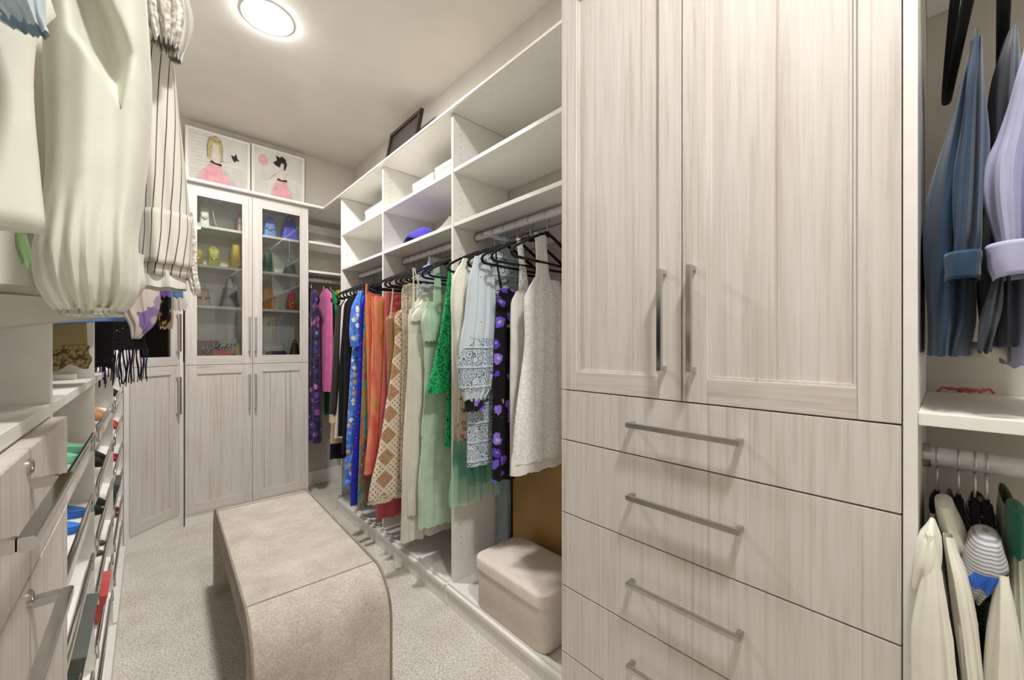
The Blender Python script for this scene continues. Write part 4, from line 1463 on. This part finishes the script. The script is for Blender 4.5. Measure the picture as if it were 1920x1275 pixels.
garment('cream_polo_shirt', 'cream pique polo shirt against the tall cabinet side', 'shirt', (RBX, .012, RBZ1), [
    ('body', rl([(1738, 1756, 985, .10), (1734, 1770, 1050, .13), (1738, 1784, 1150, .16), (1742, 1794, 1230, .17), (1744, 1800, 1420, .17)], 1.03, 1.20, 120, K=2, a0=.002, a1=.008, n=60), WPOLO),
    ('sleeve', rl([(1733, 1756, 1000, .012), (1726, 1768, 1090, .024), (1716, 1780, 1150, .028), (1709, 1790, 1190, .030), (1706, 1800, 1290, .030), (1706, 1802, 1400, .030)], .968, .968, 121, K=2, a0=.002, a1=.006), WPOLO),
    ('collar', collar([(1742, 1752, 985, .03), (1726, 1762, 1010, .045), (1714, 1764, 1060, .05), (1713, 1738, 1104, .03)], .985, 1.0, 122), WPOLO, {'thick': .003})],
    'cream pique polo shirt', GB, .0, sx=.72)
garment('cream_shirt', 'cream long sleeved shirt with open collar under the white rod', 'shirt', (RBX, -.018, RBZ1), [
    ('body', rl([(1770, 1792, 985, .12), (1778, 1815, 1050, .15), (1790, 1830, 1180, .17), (1800, 1852, 1420, .18)], 1.06, 1.22, 123, K=2, a0=.002, a1=.008, n=60), WPOLO),
    ('sleeve', rl([(1766, 1788, 1005, .012), (1776, 1816, 1080, .028), (1790, 1836, 1180, .032), (1800, 1850, 1290, .034), (1802, 1852, 1400, .034)], 1.03, 1.035, 124, K=2, a0=.002, a1=.007), WPOLO),
    ('collar', collar([(1752, 1788, 962, .05), (1758, 1804, 1000, .06), (1776, 1818, 1040, .06), (1800, 1820, 1078, .03)], 1.04, 1.12, 125), WPOLO, {'thick': .003})],
    'cream long sleeved shirt', GB, .0, sx=.72)
STRIPEP = stripes('blue_collar_stripe', (214, 214, 212), (48, 104, 206), .05, .32, 0, 1)
garment('striped_polo_shirt', 'cream polo shirt with grey ribbed collar striped in blue', 'shirt', (RBX, -.055, RBZ1), [
    ('body', rl([(1840, 1870, 1010, .12), (1852, 1892, 1090, .15), (1850, 1915, 1180, .17), (1840, 1935, 1420, .18)], 1.06, 1.22, 126, K=2, a0=.002, a1=.008, n=60), WPOLO),
    ('sleeve', rl([(1866, 1892, 1075, .016), (1862, 1898, 1110, .024), (1852, 1915, 1190, .032), (1840, 1930, 1290, .034), (1836, 1932, 1400, .034)], 1.03, 1.035, 127, K=2, a0=.002, a1=.007), WPOLO),
    ('ribbed_collar', collar([(1826, 1884, 1030, .05), (1812, 1890, 1058, .06), (1808, 1896, 1086, .062), (1806, 1872, 1120, .055), (1812, 1848, 1148, .04)], 1.0, 1.08, 128, tilt=.35), GREYK, {'thick': .003}),
    ('blue_band', collar([(1809, 1897, 1088, .064), (1807, 1884, 1102, .0635), (1807, 1874, 1116, .061)], 1.0, 1.078, 128, tilt=.35, nz=6, close_top=False), cloth('cobalt_band', (46, 104, 206)), {'label': 'cobalt blue stripe round the collar'})],
    'cream polo shirt with ribbed collar', GB, .0, sx=.72)
garment('pinstripe_shirt', 'navy and white striped collar shirt behind the ribbed polo', 'shirt', (RBX, -.040, RBZ1), [
    ('body', rl([(1826, 1860, 985, .10), (1816, 1880, 1010, .12), (1814, 1890, 1060, .13), (1830, 1880, 1200, .14)], 1.12, 1.28, 129, K=3, a0=.003, a1=.006), stripes('navy_white_stripe', (214, 212, 204), (32, 38, 62), .009, .45, 0, 1))],
    'navy striped collar shirt', GB, .0, sx=.72)
garment('green_polo_shirt', 'green collared shirt deeper along the white rod', 'shirt', (RBX, -.112, RBZ1), [
    ('body', rl([(1896, 1925, 985, .12), (1890, 1935, 1050, .16), (1886, 1945, 1200, .18), (1886, 1950, 1400, .18)], 1.06, 1.24, 130, K=3), cloth('pale_sage', (212, 216, 196))),
    ('collar', collar([(1900, 1930, 975, .05), (1896, 1935, 1010, .06), (1898, 1932, 1060, .05)], 1.04, 1.12, 131), cloth('emerald_collar', (36, 110, 84)), {'thick': .003})],
    'green collared shirt', GB, .0, sx=.72)
rb = MB()
rn = random.Random(5)
for k in range(5):
    y = .012 - .012 * k
    rb.tube([(1.42 + .008 * math.sin(j + k), y - .01 * j + rn.uniform(-.004, .004), 1.178 + .012 * abs(math.sin(j * 1.3 + k))) for j in range(5)], .005, 6, flat=.5)
o = mesh_obj('ribbon', rb, cloth('coral_pink_ribbon', (214, 110, 112)))
o['label'] = 'crumpled coral pink ribbon on the shelf above the white rod'; o['category'] = 'ribbon'

# ------------------------------------------------------------ boxes and bits on the shelving
BOXW = plain('white_card', (236, 232, 224), .6, var=.01)


def lidded_box(label, x0, x1, y0, y1, z0, z1):
    th = Thing('lidded_box', label, 'box', ((x0 + x1) / 2, (y0 + y1) / 2, z0), 0, 'white boxes on the open shelving')
    th.part('box_body', MB().box(x0 + .003, x1 - .003, y0 + .003, y1 - .003, z0, z1 - .004), BOXW, bevel=.002)
    th.part('lid', MB().box(x0, x1, y0, y1, z1 - .035, z1), BOXW, bevel=.002)


def bx(u0, u1, v, X):
    return onX(u1, v, X)[1], onX(u0, v, X)[1], onX((u0 + u1) / 2, v, X)[2]


a, b, z = bx(684, 718, 384, 1.25)
lidded_box('white lidded box on the top shelf of the corner bay', 1.25, 1.45, a, b, 2.178, z)
a, b, z = bx(773, 812, 334, 1.23)
lidded_box('low white box on the top shelf of the middle bay', 1.23, 1.45, a, b - .0, 2.178, z)
a, b, z = bx(815, 846, 306, 1.23)
lidded_box('taller white box beside the low one on the middle bay shelf', 1.23, 1.45, max(a, 1.69), b, 2.178, z)
mb = MB()
a, b, z = bx(757, 806, 432, 1.20)
rows = []
for i in range(13):
    row = []
    for j in range(13):
        s_, t_ = i / 12 * 2 - 1, j / 12 * 2 - 1
        r = max(0, 1 - (abs(s_) ** 2.5 + abs(t_) ** 2.5) * .9)
        row.append((1.27 + .12 * s_, (a + b) / 2 + (b - a) / 2 * t_, 1.906 + .085 * r ** .5 * (1 + .25 * math.sin(5 * s_ + 3 * t_)) + .004 * math.sin(9 * t_)))
    rows.append(row)
mb.grid(rows)
o = mesh_obj('folded_scarf', mb, cloth('violet_blue_scarf', (72, 56, 176)), None, 0, True, .004)
o['label'] = 'crumpled violet blue scarf on the lower shelf of the middle bay'; o['category'] = 'scarf'
mb = MB()
rows = []
a, b, z = bx(812, 846, 420, 1.16)
for i in range(9):
    s_ = i / 8
    rows.append([(1.15 + .28 * j / 6, max(1.69, a) + (b - max(1.69, a)) * s_, 1.908 + .05 * (1 - s_) ** 2 * (1 - .3 * j / 6)) for j in range(7)])
mb.grid(rows)
o = mesh_obj('paper_sheet', mb, BOXW, None, 0, True, .003)
o['label'] = 'curled white paper sheet next to the violet scarf'; o['category'] = 'paper'

# dark framed picture on the crown shelf
zc = ZT + .022
py0, py1, pz = 2.43, 2.90, 2.925
lean = lambda p: Vector((1.30 + p[1] + (p[2] - zc) * .19, p[0], p[2]))
pf = Thing('dark_framed_picture', 'dark wooden framed portrait leaning on the crown shelf', 'picture', (1.31, 2.66, zc))
fw = .035
fm = MB(lean)
for q in ((py0, py1, zc + .002, zc + fw), (py0, py1, pz - fw, pz), (py0, py0 + fw, zc + fw, pz - fw), (py1 - fw, py1, zc + fw, pz - fw)):
    fm.box(q[0], q[1], -.004, .022, q[2], q[3])
pf.part('frame', fm, DARKWOOD, bevel=.003)
pf.part('print', MB(lean).box(py0 + fw - .003, py1 - fw + .003, .006, .012, zc + fw - .003, pz - fw + .003), plain('dark_print', (62, 56, 54), .35, var=.25, nscale=7))
mb = MB(lean)
mb.prism([(2.60 + .045 * math.cos(k * math.pi / 8) * (1.5 if math.sin(k * math.pi / 8) < 0 else 1), zc + .10 + .07 * math.sin(k * math.pi / 8)) for k in range(16)], .0045, .0058, 'y')
pf.part('figure', mb, plain('portrait_rose', (196, 120, 110), .5))

# ------------------------------------------------------------ two art prints above the display cabinet
SKIRT = plain('tulle_pink_print', (232, 172, 180), .7, var=.07, nscale=16)
SKIRT2 = plain('tulle_grey_print', (206, 198, 196), .7, var=.04, nscale=16)
INK = plain('ink_black_print', (32, 28, 30), .7)
PAPER = plain('newsprint_paper', (222, 220, 212), .7, var=.03, nscale=10)
HAIR = plain('blond_hair_print', (196, 178, 130), .7, var=.12, nscale=60)
LINE = plain('grey_pencil_print', (198, 195, 188), .8)
SKIN = plain('pale_figure_print', (224, 216, 204), .7)
FRAMEW = plain('white_frame', (238, 236, 230), .4, var=.01)


def art(label, x0, x1, z0, z1, shapes):
    yf = 3.915
    th = Thing('framed_print', label, 'picture', ((x0 + x1) / 2, yf, z0), 0, 'fashion prints above the display cabinet')
    fw = .020
    fm = MB()
    for q in ((x0, x1, z0, z0 + fw), (x0, x1, z1 - fw, z1), (x0, x0 + fw, z0 + fw, z1 - fw), (x1 - fw, x1, z0 + fw, z1 - fw)):
        fm.box(q[0], q[1], yf - .012, yf + .014, q[2], q[3])
    th.part('frame', fm, FRAMEW, bevel=.002)
    pp = th.part('print', MB().box(x0 + fw - .002, x1 - fw + .002, yf, yf + .008, z0 + fw - .002, z1 - fw + .002), PAPER)
    W, Hh = x1 - x0 - 2 * fw, z1 - z0 - 2 * fw
    lay = 0
    for nm, pts, mat in shapes:
        lay += 1
        d0 = yf - .0006 * lay
        mb = MB()
        if isinstance(pts, tuple):           # strokes
            for path, r in pts:
                mb.tube([(x0 + fw + a * W, d0, z0 + fw + b * Hh) for a, b in path], r, 5)
        else:
            mb.prism([(x0 + fw + a * W, z0 + fw + b * Hh) for a, b in pts], d0 - .0005, d0, 'y')
        th.part(nm, mb, mat, pp, kind='stuff' if nm == 'faded_print' else None)


def ell(cx, cy, rx, ry, n=20, a0=0, a1=360, wob=0):
    return [(cx + rx * math.cos(math.radians(a0 + (a1 - a0) * k / n)) * (1 + wob * math.sin(5 * k)), cy + ry * math.sin(math.radians(a0 + (a1 - a0) * k / n)) * (1 + wob * math.sin(5 * k))) for k in range(n)]


rn = random.Random(9)


def textlines(boxes):
    s_ = []
    for (a0, a1, b0, b1, n) in boxes:
        for k in range(n):
            y = b0 + (b1 - b0) * k / max(1, n - 1)
            s_.append(([(a0, y), (a1 - rn.uniform(0, .06), y)], .0011))
    return tuple(s_)


xa0, xa1 = onY(347, 300, 3.905)[0], onY(469, 300, 3.905)[0]
xb0, xb1 = onY(471.5, 300, 3.905)[0], onY(571, 300, 3.905)[0]
za = zc + .002
art('white framed print of a blond girl in a pink tulle skirt', xa0, xa1, za, onY(347, 233, 3.905)[2], [
    ('faded_print', textlines([(.03, .45, .45, .95, 9), (.6, .97, .2, .5, 8), (.02, .2, .1, .35, 6)]), LINE),
    ('skirt_shade', [(.08, .12), (.18, .33), (.33, .47), (.5, .50), (.66, .40), (.80, .24), (.86, .05), (.75, 0), (.1, 0)], SKIRT2),
    ('skirt', [(.17, .10), (.20, .33), (.33, .49), (.50, .50), (.60, .38), (.72, .18), (.80, .02), (.72, -.0), (.2, 0)], SKIRT),
    ('torso', [(.36, .52), (.37, .66), (.40, .72), (.47, .73), (.52, .68), (.51, .52)], SKIN),
    ('arm', (([(.50, .70), (.60, .57), (.72, .62)], .0035),), SKIN),
    ('face', ell(.45, .82, .055, .09), SKIN),
    ('hair', [(.31, .60), (.30, .80), (.34, .95), (.44, .99), (.53, .94), (.56, .78), (.55, .56), (.52, .55), (.51, .76), (.50, .86), (.40, .88), (.385, .74), (.37, .57)], HAIR),
    ('hair_outline', (([(.31, .60), (.30, .80), (.34, .95), (.44, .99), (.53, .94), (.56, .78), (.55, .56)], .0016), ([(.36, .94), (.44, .90), (.54, .92)], .0016)), INK),
    ('bow', [(.35, .52), (.37, .56), (.44, .525), (.54, .53), (.55, .49), (.45, .50)], INK),
    ('butterfly', [(.74, .66), (.71, .74), (.76, .72), (.80, .78), (.82, .70), (.86, .66), (.80, .66), (.78, .62)], INK)])
art('white framed print of a dark haired girl with a pink balloon', xb0, xb1, za, onY(571, 297, 3.905)[2], [
    ('faded_print', textlines([(.02, .3, .1, .55, 12), (.68, .96, .06, .3, 7), (.75, .95, .6, .9, 6)]), LINE),
    ('balloon', ell(.18, .80, .10, .105), plain('pink_balloon_print', (232, 178, 184), .7, var=.05)),
    ('balloon_string', (([(.18, .69), (.20, .45)], .001), ([(.2, .45), (.30, .48), (.46, .62)], .003)), LINE),
    ('skirt_shade', [(.28, 0), (.36, .30), (.45, .46), (.66, .48), (.78, .30), (.88, 0)], SKIRT2),
    ('skirt', [(.31, 0), (.38, .30), (.46, .46), (.66, .47), (.74, .28), (.82, 0)], SKIRT),
    ('torso', [(.48, .50), (.46, .60), (.52, .66), (.62, .65), (.66, .58), (.64, .50)], SKIN),
    ('face', ell(.56, .77, .06, .08), SKIN),
    ('hair', [(.38, .80), (.46, .86), (.44, .95), (.52, .92), (.56, .96), (.64, .92), (.67, .82), (.63, .70), (.60, .72), (.61, .82), (.55, .83), (.52, .74), (.44, .76)], INK),
    ('bow', [(.46, .49), (.48, .53), (.56, .505), (.66, .53), (.68, .49), (.56, .485)], INK)])


# ------------------------------------------------------------ handbags in the glass cabinet
def leather(name, rgb, rough=.4):
    return plain('leather_' + name, rgb, rough, var=.06, nscale=40, bump=.08)


GOLDM = plain('gold_metal', (214, 170, 84), .25, 1.0)


def bag(name, label, ul, ur, vt, zs, rgb, taper=.8, handle='arch', flap=True, yb=3.80, hy=.045, clasp=True, hh=.07, fringe=False, ruche=0, rough=.4):
    x0, _, zt = onY(ul, vt, yb - hy)
    x1 = onY(ur, vt, yb - hy)[0]
    c, hx = (x0 + x1) / 2, (x1 - x0) / 2
    mat = leather(label.split()[0] + '_' + label.split()[1] + str(ul), rgb, rough)
    th = Thing(name, label, 'handbag', (c, yb, zs), 0, 'handbags in the display cabinet')
    h = zt - zs
    r = min(.02, hx * .4, hy * .5)
    rings = []
    for k in range(9):
        t = k / 8
        w = hx * (1 + (taper - 1) * t) * (1 + ruche * math.sin(14 * t))
        d = hy * (1 - .55 * t ** 1.5)
        rings.append((c, yb, max(w, .01), max(d, .012), min(r, d * .6, w * .6), zs + .001 + h * t))
    rings.append((c, yb, rings[-1][2] * .8, rings[-1][3] * .6, .004, zs + h + .006))
    th.part('body', MB().rbox(rings), mat)
    if flap:
        mb = MB()
        rows = []
        for k in range(8):
            t = k / 7
            z = zs + h * (1.0 - .55 * t) + .004
            w = hx * (taper + (1 - taper) * .55 * t) * (1.02 - .25 * t * t)
            d = hy * (1 - .55 * (1 - .55 * t) ** 1.5) + .004
            rows.append([(c + w * q, yb - d - .002 * (1 - q * q), z - .01 * (1 - q * q)) for q in (-1, -.6, -.2, .2, .6, 1)])
        mb.grid(rows)
        th.part('flap', mb, mat, thick=.003)
        if clasp:
            z = zs + h * .45
            d = hy * (1 - .55 * .3) + .010
            th.part('clasp', MB().rbox([(c, yb - d - .003, .008, .004, .002, z - .008), (c, yb - d - .003, .008, .004, .002, z + .008)], 3), GOLDM)
    if handle == 'arch':
        w = hx * taper * .6
        th.part('handle', MB().tube([(c - w * math.cos(a), yb - .004, zs + h + hh * math.sin(a)) for a in [math.pi * k / 14 for k in range(15)]], .0045, 8), mat)
    elif handle == 'strap':
        P_ = [(-.2, 1.0), (.1, 1.22), (.7, 1.28), (1.25, 1.05), (1.6, .65), (1.95, .3), (2.3, .06), (2.1, .03)]
        th.part('strap', MB().tube([(c + hx * a_, yb - hy * .75 - .004 * k_, zs + h * b_) for k_, (a_, b_) in enumerate(P_)], .009, 8, flat=.35), mat)
    elif handle == 'chain':
        mb = MB()
        for k in range(7):
            zz = zs + .012 + k * .016
            mb.tube([(c - hx - .014 + .006 * math.cos(a), yb - hy * .7 + .002 * (k % 2), zz + .009 * math.sin(a)) for a in [2 * math.pi * j / 10 for j in range(10)]], .002, 5, closed=True)
        th.part('chain', mb, leather('dark_chain', (60, 52, 48)))
    if fringe:
        for k in range(9):
            x = c - hx * .95 + hx * 1.9 * k / 8
            th.part('tassel', MB().tube([(x, yb - hy - .006, zs + h * .62), (x + .002, yb - hy - .009, zs + h * .3), (x, yb - hy - .006, zs + .004)], [.004, .005, .006], 6), mat)
    return th


bag('strap_handbag', 'white leather bag with a broad looping strap', 374, 394, 384, z1, (236, 234, 228), .75, 'strap')
bag('clutch_bag', 'small white clutch lying at the side of the top shelf', 366, 382, 415, z1, (240, 238, 232), .7, None, False, yb=3.76)
bag('chain_bag', 'blush pink bag with a dark chain on the top shelf', 446, 462, 396, z1, (224, 180, 178), .8, 'chain')
bag('yellow_bag', 'bright yellow bag half hidden at the shelf end', 362, 382, 466, z2, (236, 214, 62), .75, None, True)
bag('lime_bag', 'lime yellow rounded handbag beside the bright yellow one', 389, 414, 465, z2, (226, 224, 84), .78, 'arch', True, hh=.02)
bag('ruched_bag', 'mustard yellow slouchy bag with a knotted strap', 430, 458, 454, z2, (212, 178, 44), .55, 'strap', False, ruche=.06)
bag('backpack', 'blush tan small backpack with a gold clasp', 366, 396, 540, z3, (210, 172, 146), .72, 'arch', True, hh=.03)
bag('black_bag', 'black top handle handbag on the third shelf', 412, 452, 538, z3, (40, 42, 48), .6, 'arch', False, hh=.09, rough=.3)
bag('light_blue_bag', 'light blue trapezoid handbag on the top shelf', 494, 520, 406, z1, (116, 156, 224), .6, 'arch', True, hh=.02)
bag('violet_bag', 'violet blue drawstring bag on the top shelf', 527, 562, 411, z1, (84, 82, 200), .5, 'arch', False, hh=.05, ruche=.04)
bag('dark_green_bag', 'dark green bucket bag with beaded rim', 493, 516, 473, z2, (44, 104, 84), .6, 'arch', False, hh=.03, ruche=.05)
bag('grey_blue_bag', 'grey blue soft handbag behind glass on the second shelf', 533, 558, 486, z2, (92, 112, 126), .5, 'arch', False, hh=.03)
bag('fringed_bag', 'mustard orange fringed bag', 493, 515, 540, z3, (224, 158, 58), .85, 'arch', False, fringe=True, hh=.06)
bag('red_bag', 'coral red upright handbag on the third shelf', 541, 556, 550, z3, (222, 84, 66), .7, 'arch', True, hh=.04)
bag('brown_bag', 'dark brown bag in the lowest glass compartment', 546, 564, 644, 1.171, (66, 40, 40), .5, 'arch', False, hh=.03)
bag('quilted_clutch', 'white quilted clutch in the lowest glass compartment', 491, 536, 645, 1.171, (236, 234, 230), .98, None, True, hy=.04, yb=3.83)
bag('navy_clutch', 'flat navy clutch in front of the quilted clutch', 499, 540, 660, 1.171, (48, 44, 86), .9, None, False, yb=3.73, hy=.03)
bag('burgundy_box_bag', 'burgundy box bag in the lowest compartment', 366, 412, 640, 1.171, (150, 50, 58), .98, None, False, yb=3.86, hy=.05)
bag('coral_clutch', 'flat coral clutch lying under the striped bows', 396, 440, 658, 1.171, (236, 96, 84), .9, None, False, yb=3.72, hy=.03)
bag('yellow_pouch', 'tiny pale yellow pouch beside the striped bows', 441, 454, 646, 1.171, (226, 206, 110), .6, None, False, yb=3.78)
BW = stripes('black_white_bow', (236, 232, 226), (20, 18, 22), .02, .5, .6)
for k, (u, v) in enumerate(((392, 652), (407, 647), (422, 649), (435, 646))):
    p = onY(u, v, 3.765)
    mb = MB()
    for sg in (-1, 1):
        rows = []
        for i in range(7):
            t = i / 6
            rows.append([(p[0] + sg * (.003 + .034 * t), 3.765 + .014 * (.2 + t) * math.sin(a), p[2] - .012 * t + (.006 + .018 * t) * math.cos(a)) for a in [2 * math.pi * j / 10 for j in range(10)]])
        mb.grid(rows, close=True)
    mb.lathe([(.001, .010), (.008, .008), (.010, 0), (.008, -.008), (.001, -.010)], (p[0], 3.765, p[2]), 10)
    mb.tube([(p[0], 3.765, p[2] - .008), (p[0] - .01, 3.76, (p[2] + 1.171) / 2), (p[0] - .006, 3.757, 1.173)], .005, 6)
    o = mesh_obj('striped_bow', mb, BW, None, 0, True)
    o['label'] = 'black and white striped ribbon bow above the coral clutch'; o['category'] = 'bow'; o['group'] = 'striped ribbon bows'
# things in the corner cabinet
for nm, lab, u0, u1, v0, v1, Yq, rgb in (('black_box', 'flat black box behind the corner cabinet glass', 272, 306, 632, 651, 3.74, (22, 22, 24)), ('white_box', 'white box behind the corner cabinet glass above the black box', 285, 318, 612, 634, 3.76, (238, 236, 230))):
    a, b = onY(u0, v0, Yq), onY(u1, v1, Yq)
    if nm == 'black_box':
        o = mesh_obj(nm, MB().box(a[0], b[0], Yq, Yq + .12, 1.171, a[2]), plain(nm, rgb, .4), None, .002)
        zb_top = a[2]
    else:
        o = mesh_obj(nm, MB().box(a[0], b[0] - .02, Yq - .01, Yq + .12, zb_top + .0005, a[2]), plain(nm, rgb, .5), None, .002)
    o['label'] = lab; o['category'] = 'box'


# ------------------------------------------------------------ shoes on the slanted shelves
def sole_outline(L, W, n=26):
    out = []
    for k in range(n):
        a = 2 * math.pi * k / n
        x = .5 * L * math.cos(a)
        t = (x / L + .5)
        w = W * (.62 + .38 * math.sin(math.pi * min(1, max(0, (t - .15) / .95)) ** 1.3))
        out.append((x, .5 * w * math.copysign(abs(math.sin(a)) ** .7, math.sin(a))))
    return out


def shoe(name, label, group, bay, lip, yc, kind, rgb, rgb2=None, L=.235, W=.085):
    """toe points to the aisle; rests on the slanted shelf"""
    ang = math.atan2(SLOPE, .33)
    xt = XF - .007
    mx = xt - math.cos(ang) * (L / 2)
    mz = slant(mx, lip) + .0008
    ca, sa = math.cos(ang), math.sin(ang)
    T = lambda p: Vector((mx + p[0] * ca + p[2] * sa, yc + p[1], mz - p[0] * sa + p[2] * ca))
    th = Thing(name, label, 'shoe', (mx, yc, mz), 0, group)
    nm = 'shoe_%02x%02x%02x' % rgb
    m1 = plain(nm, rgb, .45, var=.05, nscale=40)
    m2 = plain('shoe_%02x%02x%02x' % rgb2, rgb2, .4, 0.9 if rgb2[0] > 200 and rgb2[2] < 120 else 0.0) if rgb2 else m1
    ol = sole_outline(L, W)
    th.part('sole', MB(T).prism(ol, 0, .016 if kind == 'slide' else .009), m1, bevel=.002)
    s0 = .016 if kind == 'slide' else .009
    if kind in ('slide', 'sandal'):
        rows = []
        for k in range(7):
            x = L * (.06 + .20 * k / 6)
            w = W * .5 - .001
            hgt = .050 - .012 * k / 6
            rows.append([(x, -w * math.cos(a), s0 - .004 + hgt * math.sin(a)) for a in [math.pi * j / 12 for j in range(13)]])
        mb = MB(T); mb.grid(rows)
        th.part('strap', mb, m2, thick=.003)
        if kind == 'sandal':
            rows = []
            for k in range(4):
                x = -L * (.30 + .05 * k / 3)
                rows.append([(x, -W * .34 * math.cos(a), s0 + .07 * math.sin(a)) for a in [math.pi * j / 12 for j in range(13)]])
            mb = MB(T); mb.grid(rows)
            th.part('ankle_strap', mb, m2, thick=.003)
    else:
        rows = []
        for k in range(11):
            t = k / 10
            x = L * (.49 - .52 * t)
            w = W * .5 * (.25 + .75 * math.sin(math.pi * .5 * min(1, t * 1.6)))
            hgt = .012 + .045 * t ** .8
            rows.append([(x, -w * math.cos(a), s0 - .004 + hgt * math.sin(a)) for a in [math.pi * j / 12 for j in range(13)]])
        mb = MB(T); i0 = mb.grid(rows)
        mb.f.append(tuple(range(i0, i0 + 13)))
        th.part('vamp', mb, m2, thick=.002)
        if kind == 'pump':
            rows = []
            for k in range(9):
                a = math.pi * .5 + math.pi * k / 8
                rows.append([(-L * .22 + L * .26 * math.cos(a), W * .36 * math.sin(a), s0 + z) for z in (-.003, .02, .045)])
            mb = MB(T); mb.grid(rows)
            th.part('heel_counter', mb, m2, thick=.002)
    return th


def pair(name, lab, bay, i, yc, kind, rgb, rgb2=None, gap_=.098, **kw):
    g = lab + ' pair'
    for k in (0, 1):
        shoe(name, lab, g, bay, LIPS[i], yc + (k - .5) * gap_, kind, rgb, rgb2, **kw)


pair('slide_sandal', 'mint green slide sandal on the top slanted shelf', 0, 0, 1.43, 'slide', (122, 206, 168), gap_=.12)
pair('slide_sandal', 'bright blue slide sandal with a gold chain strap', 0, 1, 1.44, 'slide', (38, 112, 206), (226, 176, 70), gap_=.12)
pair('mule', 'tan leather mule on the slanted shelf', 1, 0, 2.12, 'mule', (196, 142, 92))
pair('pump', 'black velvet pump on the slanted shelf', 1, 1, 2.12, 'pump', (22, 20, 22))
pair('flat_shoe', 'black pointed flat on the slanted shelf below the velvet pumps', 1, 2, 2.08, 'pump', (30, 28, 28))
pair('sandal', 'dark grey strappy sandal on the fourth slanted shelf', 1, 3, 2.12, 'sandal', (70, 66, 62), (40, 38, 38))
pair('flat_shoe', 'black flat on the top slanted shelf beside the corner cabinet', 2, 0, 3.05, 'pump', (34, 28, 28))
pair('flat_shoe', 'red leather flat on the slanted shelf beside the corner cabinet', 2, 1, 3.0, 'pump', (196, 60, 60))
pair('slide_sandal', 'crimson slide sandal on the third shelf near the corner cabinet', 2, 2, 2.95, 'slide', (180, 40, 60))
pair('mule', 'green mule on the lower shelf near the corner cabinet', 2, 4, 3.05, 'mule', (38, 110, 74), (206, 60, 56))


def shoe_box(label, lip, yc, w, L, h, rgb):
    ang = math.atan2(SLOPE, .33)
    ca, sa = math.cos(ang), math.sin(ang)
    mx = XF - .008 - ca * L / 2
    mz = slant(mx, lip) + .0008
    T = lambda p: Vector((mx + p[0] * ca + p[2] * sa, yc + p[1], mz - p[0] * sa + p[2] * ca))
    th = Thing('shoe_box', label, 'box', (mx, yc, mz))
    m = plain('shoebox_%02x%02x%02x' % rgb, rgb, .55)
    th.part('box_body', MB(T).box(-L / 2 + .002, L / 2 - .002, -w / 2 + .002, w / 2 - .002, 0, h - .003), m, bevel=.001)
    th.part('lid', MB(T).box(-L / 2, L / 2, -w / 2, w / 2, h - .03, h), m, bevel=.001)


shoe_box('dark olive grey shoe box below the blue slides', LIPS[3], 1.38, .30, .30, .10, (74, 78, 68))
shoe_box('red shoe box on a low shelf of the middle bay', LIPS[4], 1.98, .20, .29, .09, (196, 78, 74))
shoe_box('charcoal shoe box near the corner cabinet', LIPS[3], 2.78, .20, .29, .09, (72, 74, 70))
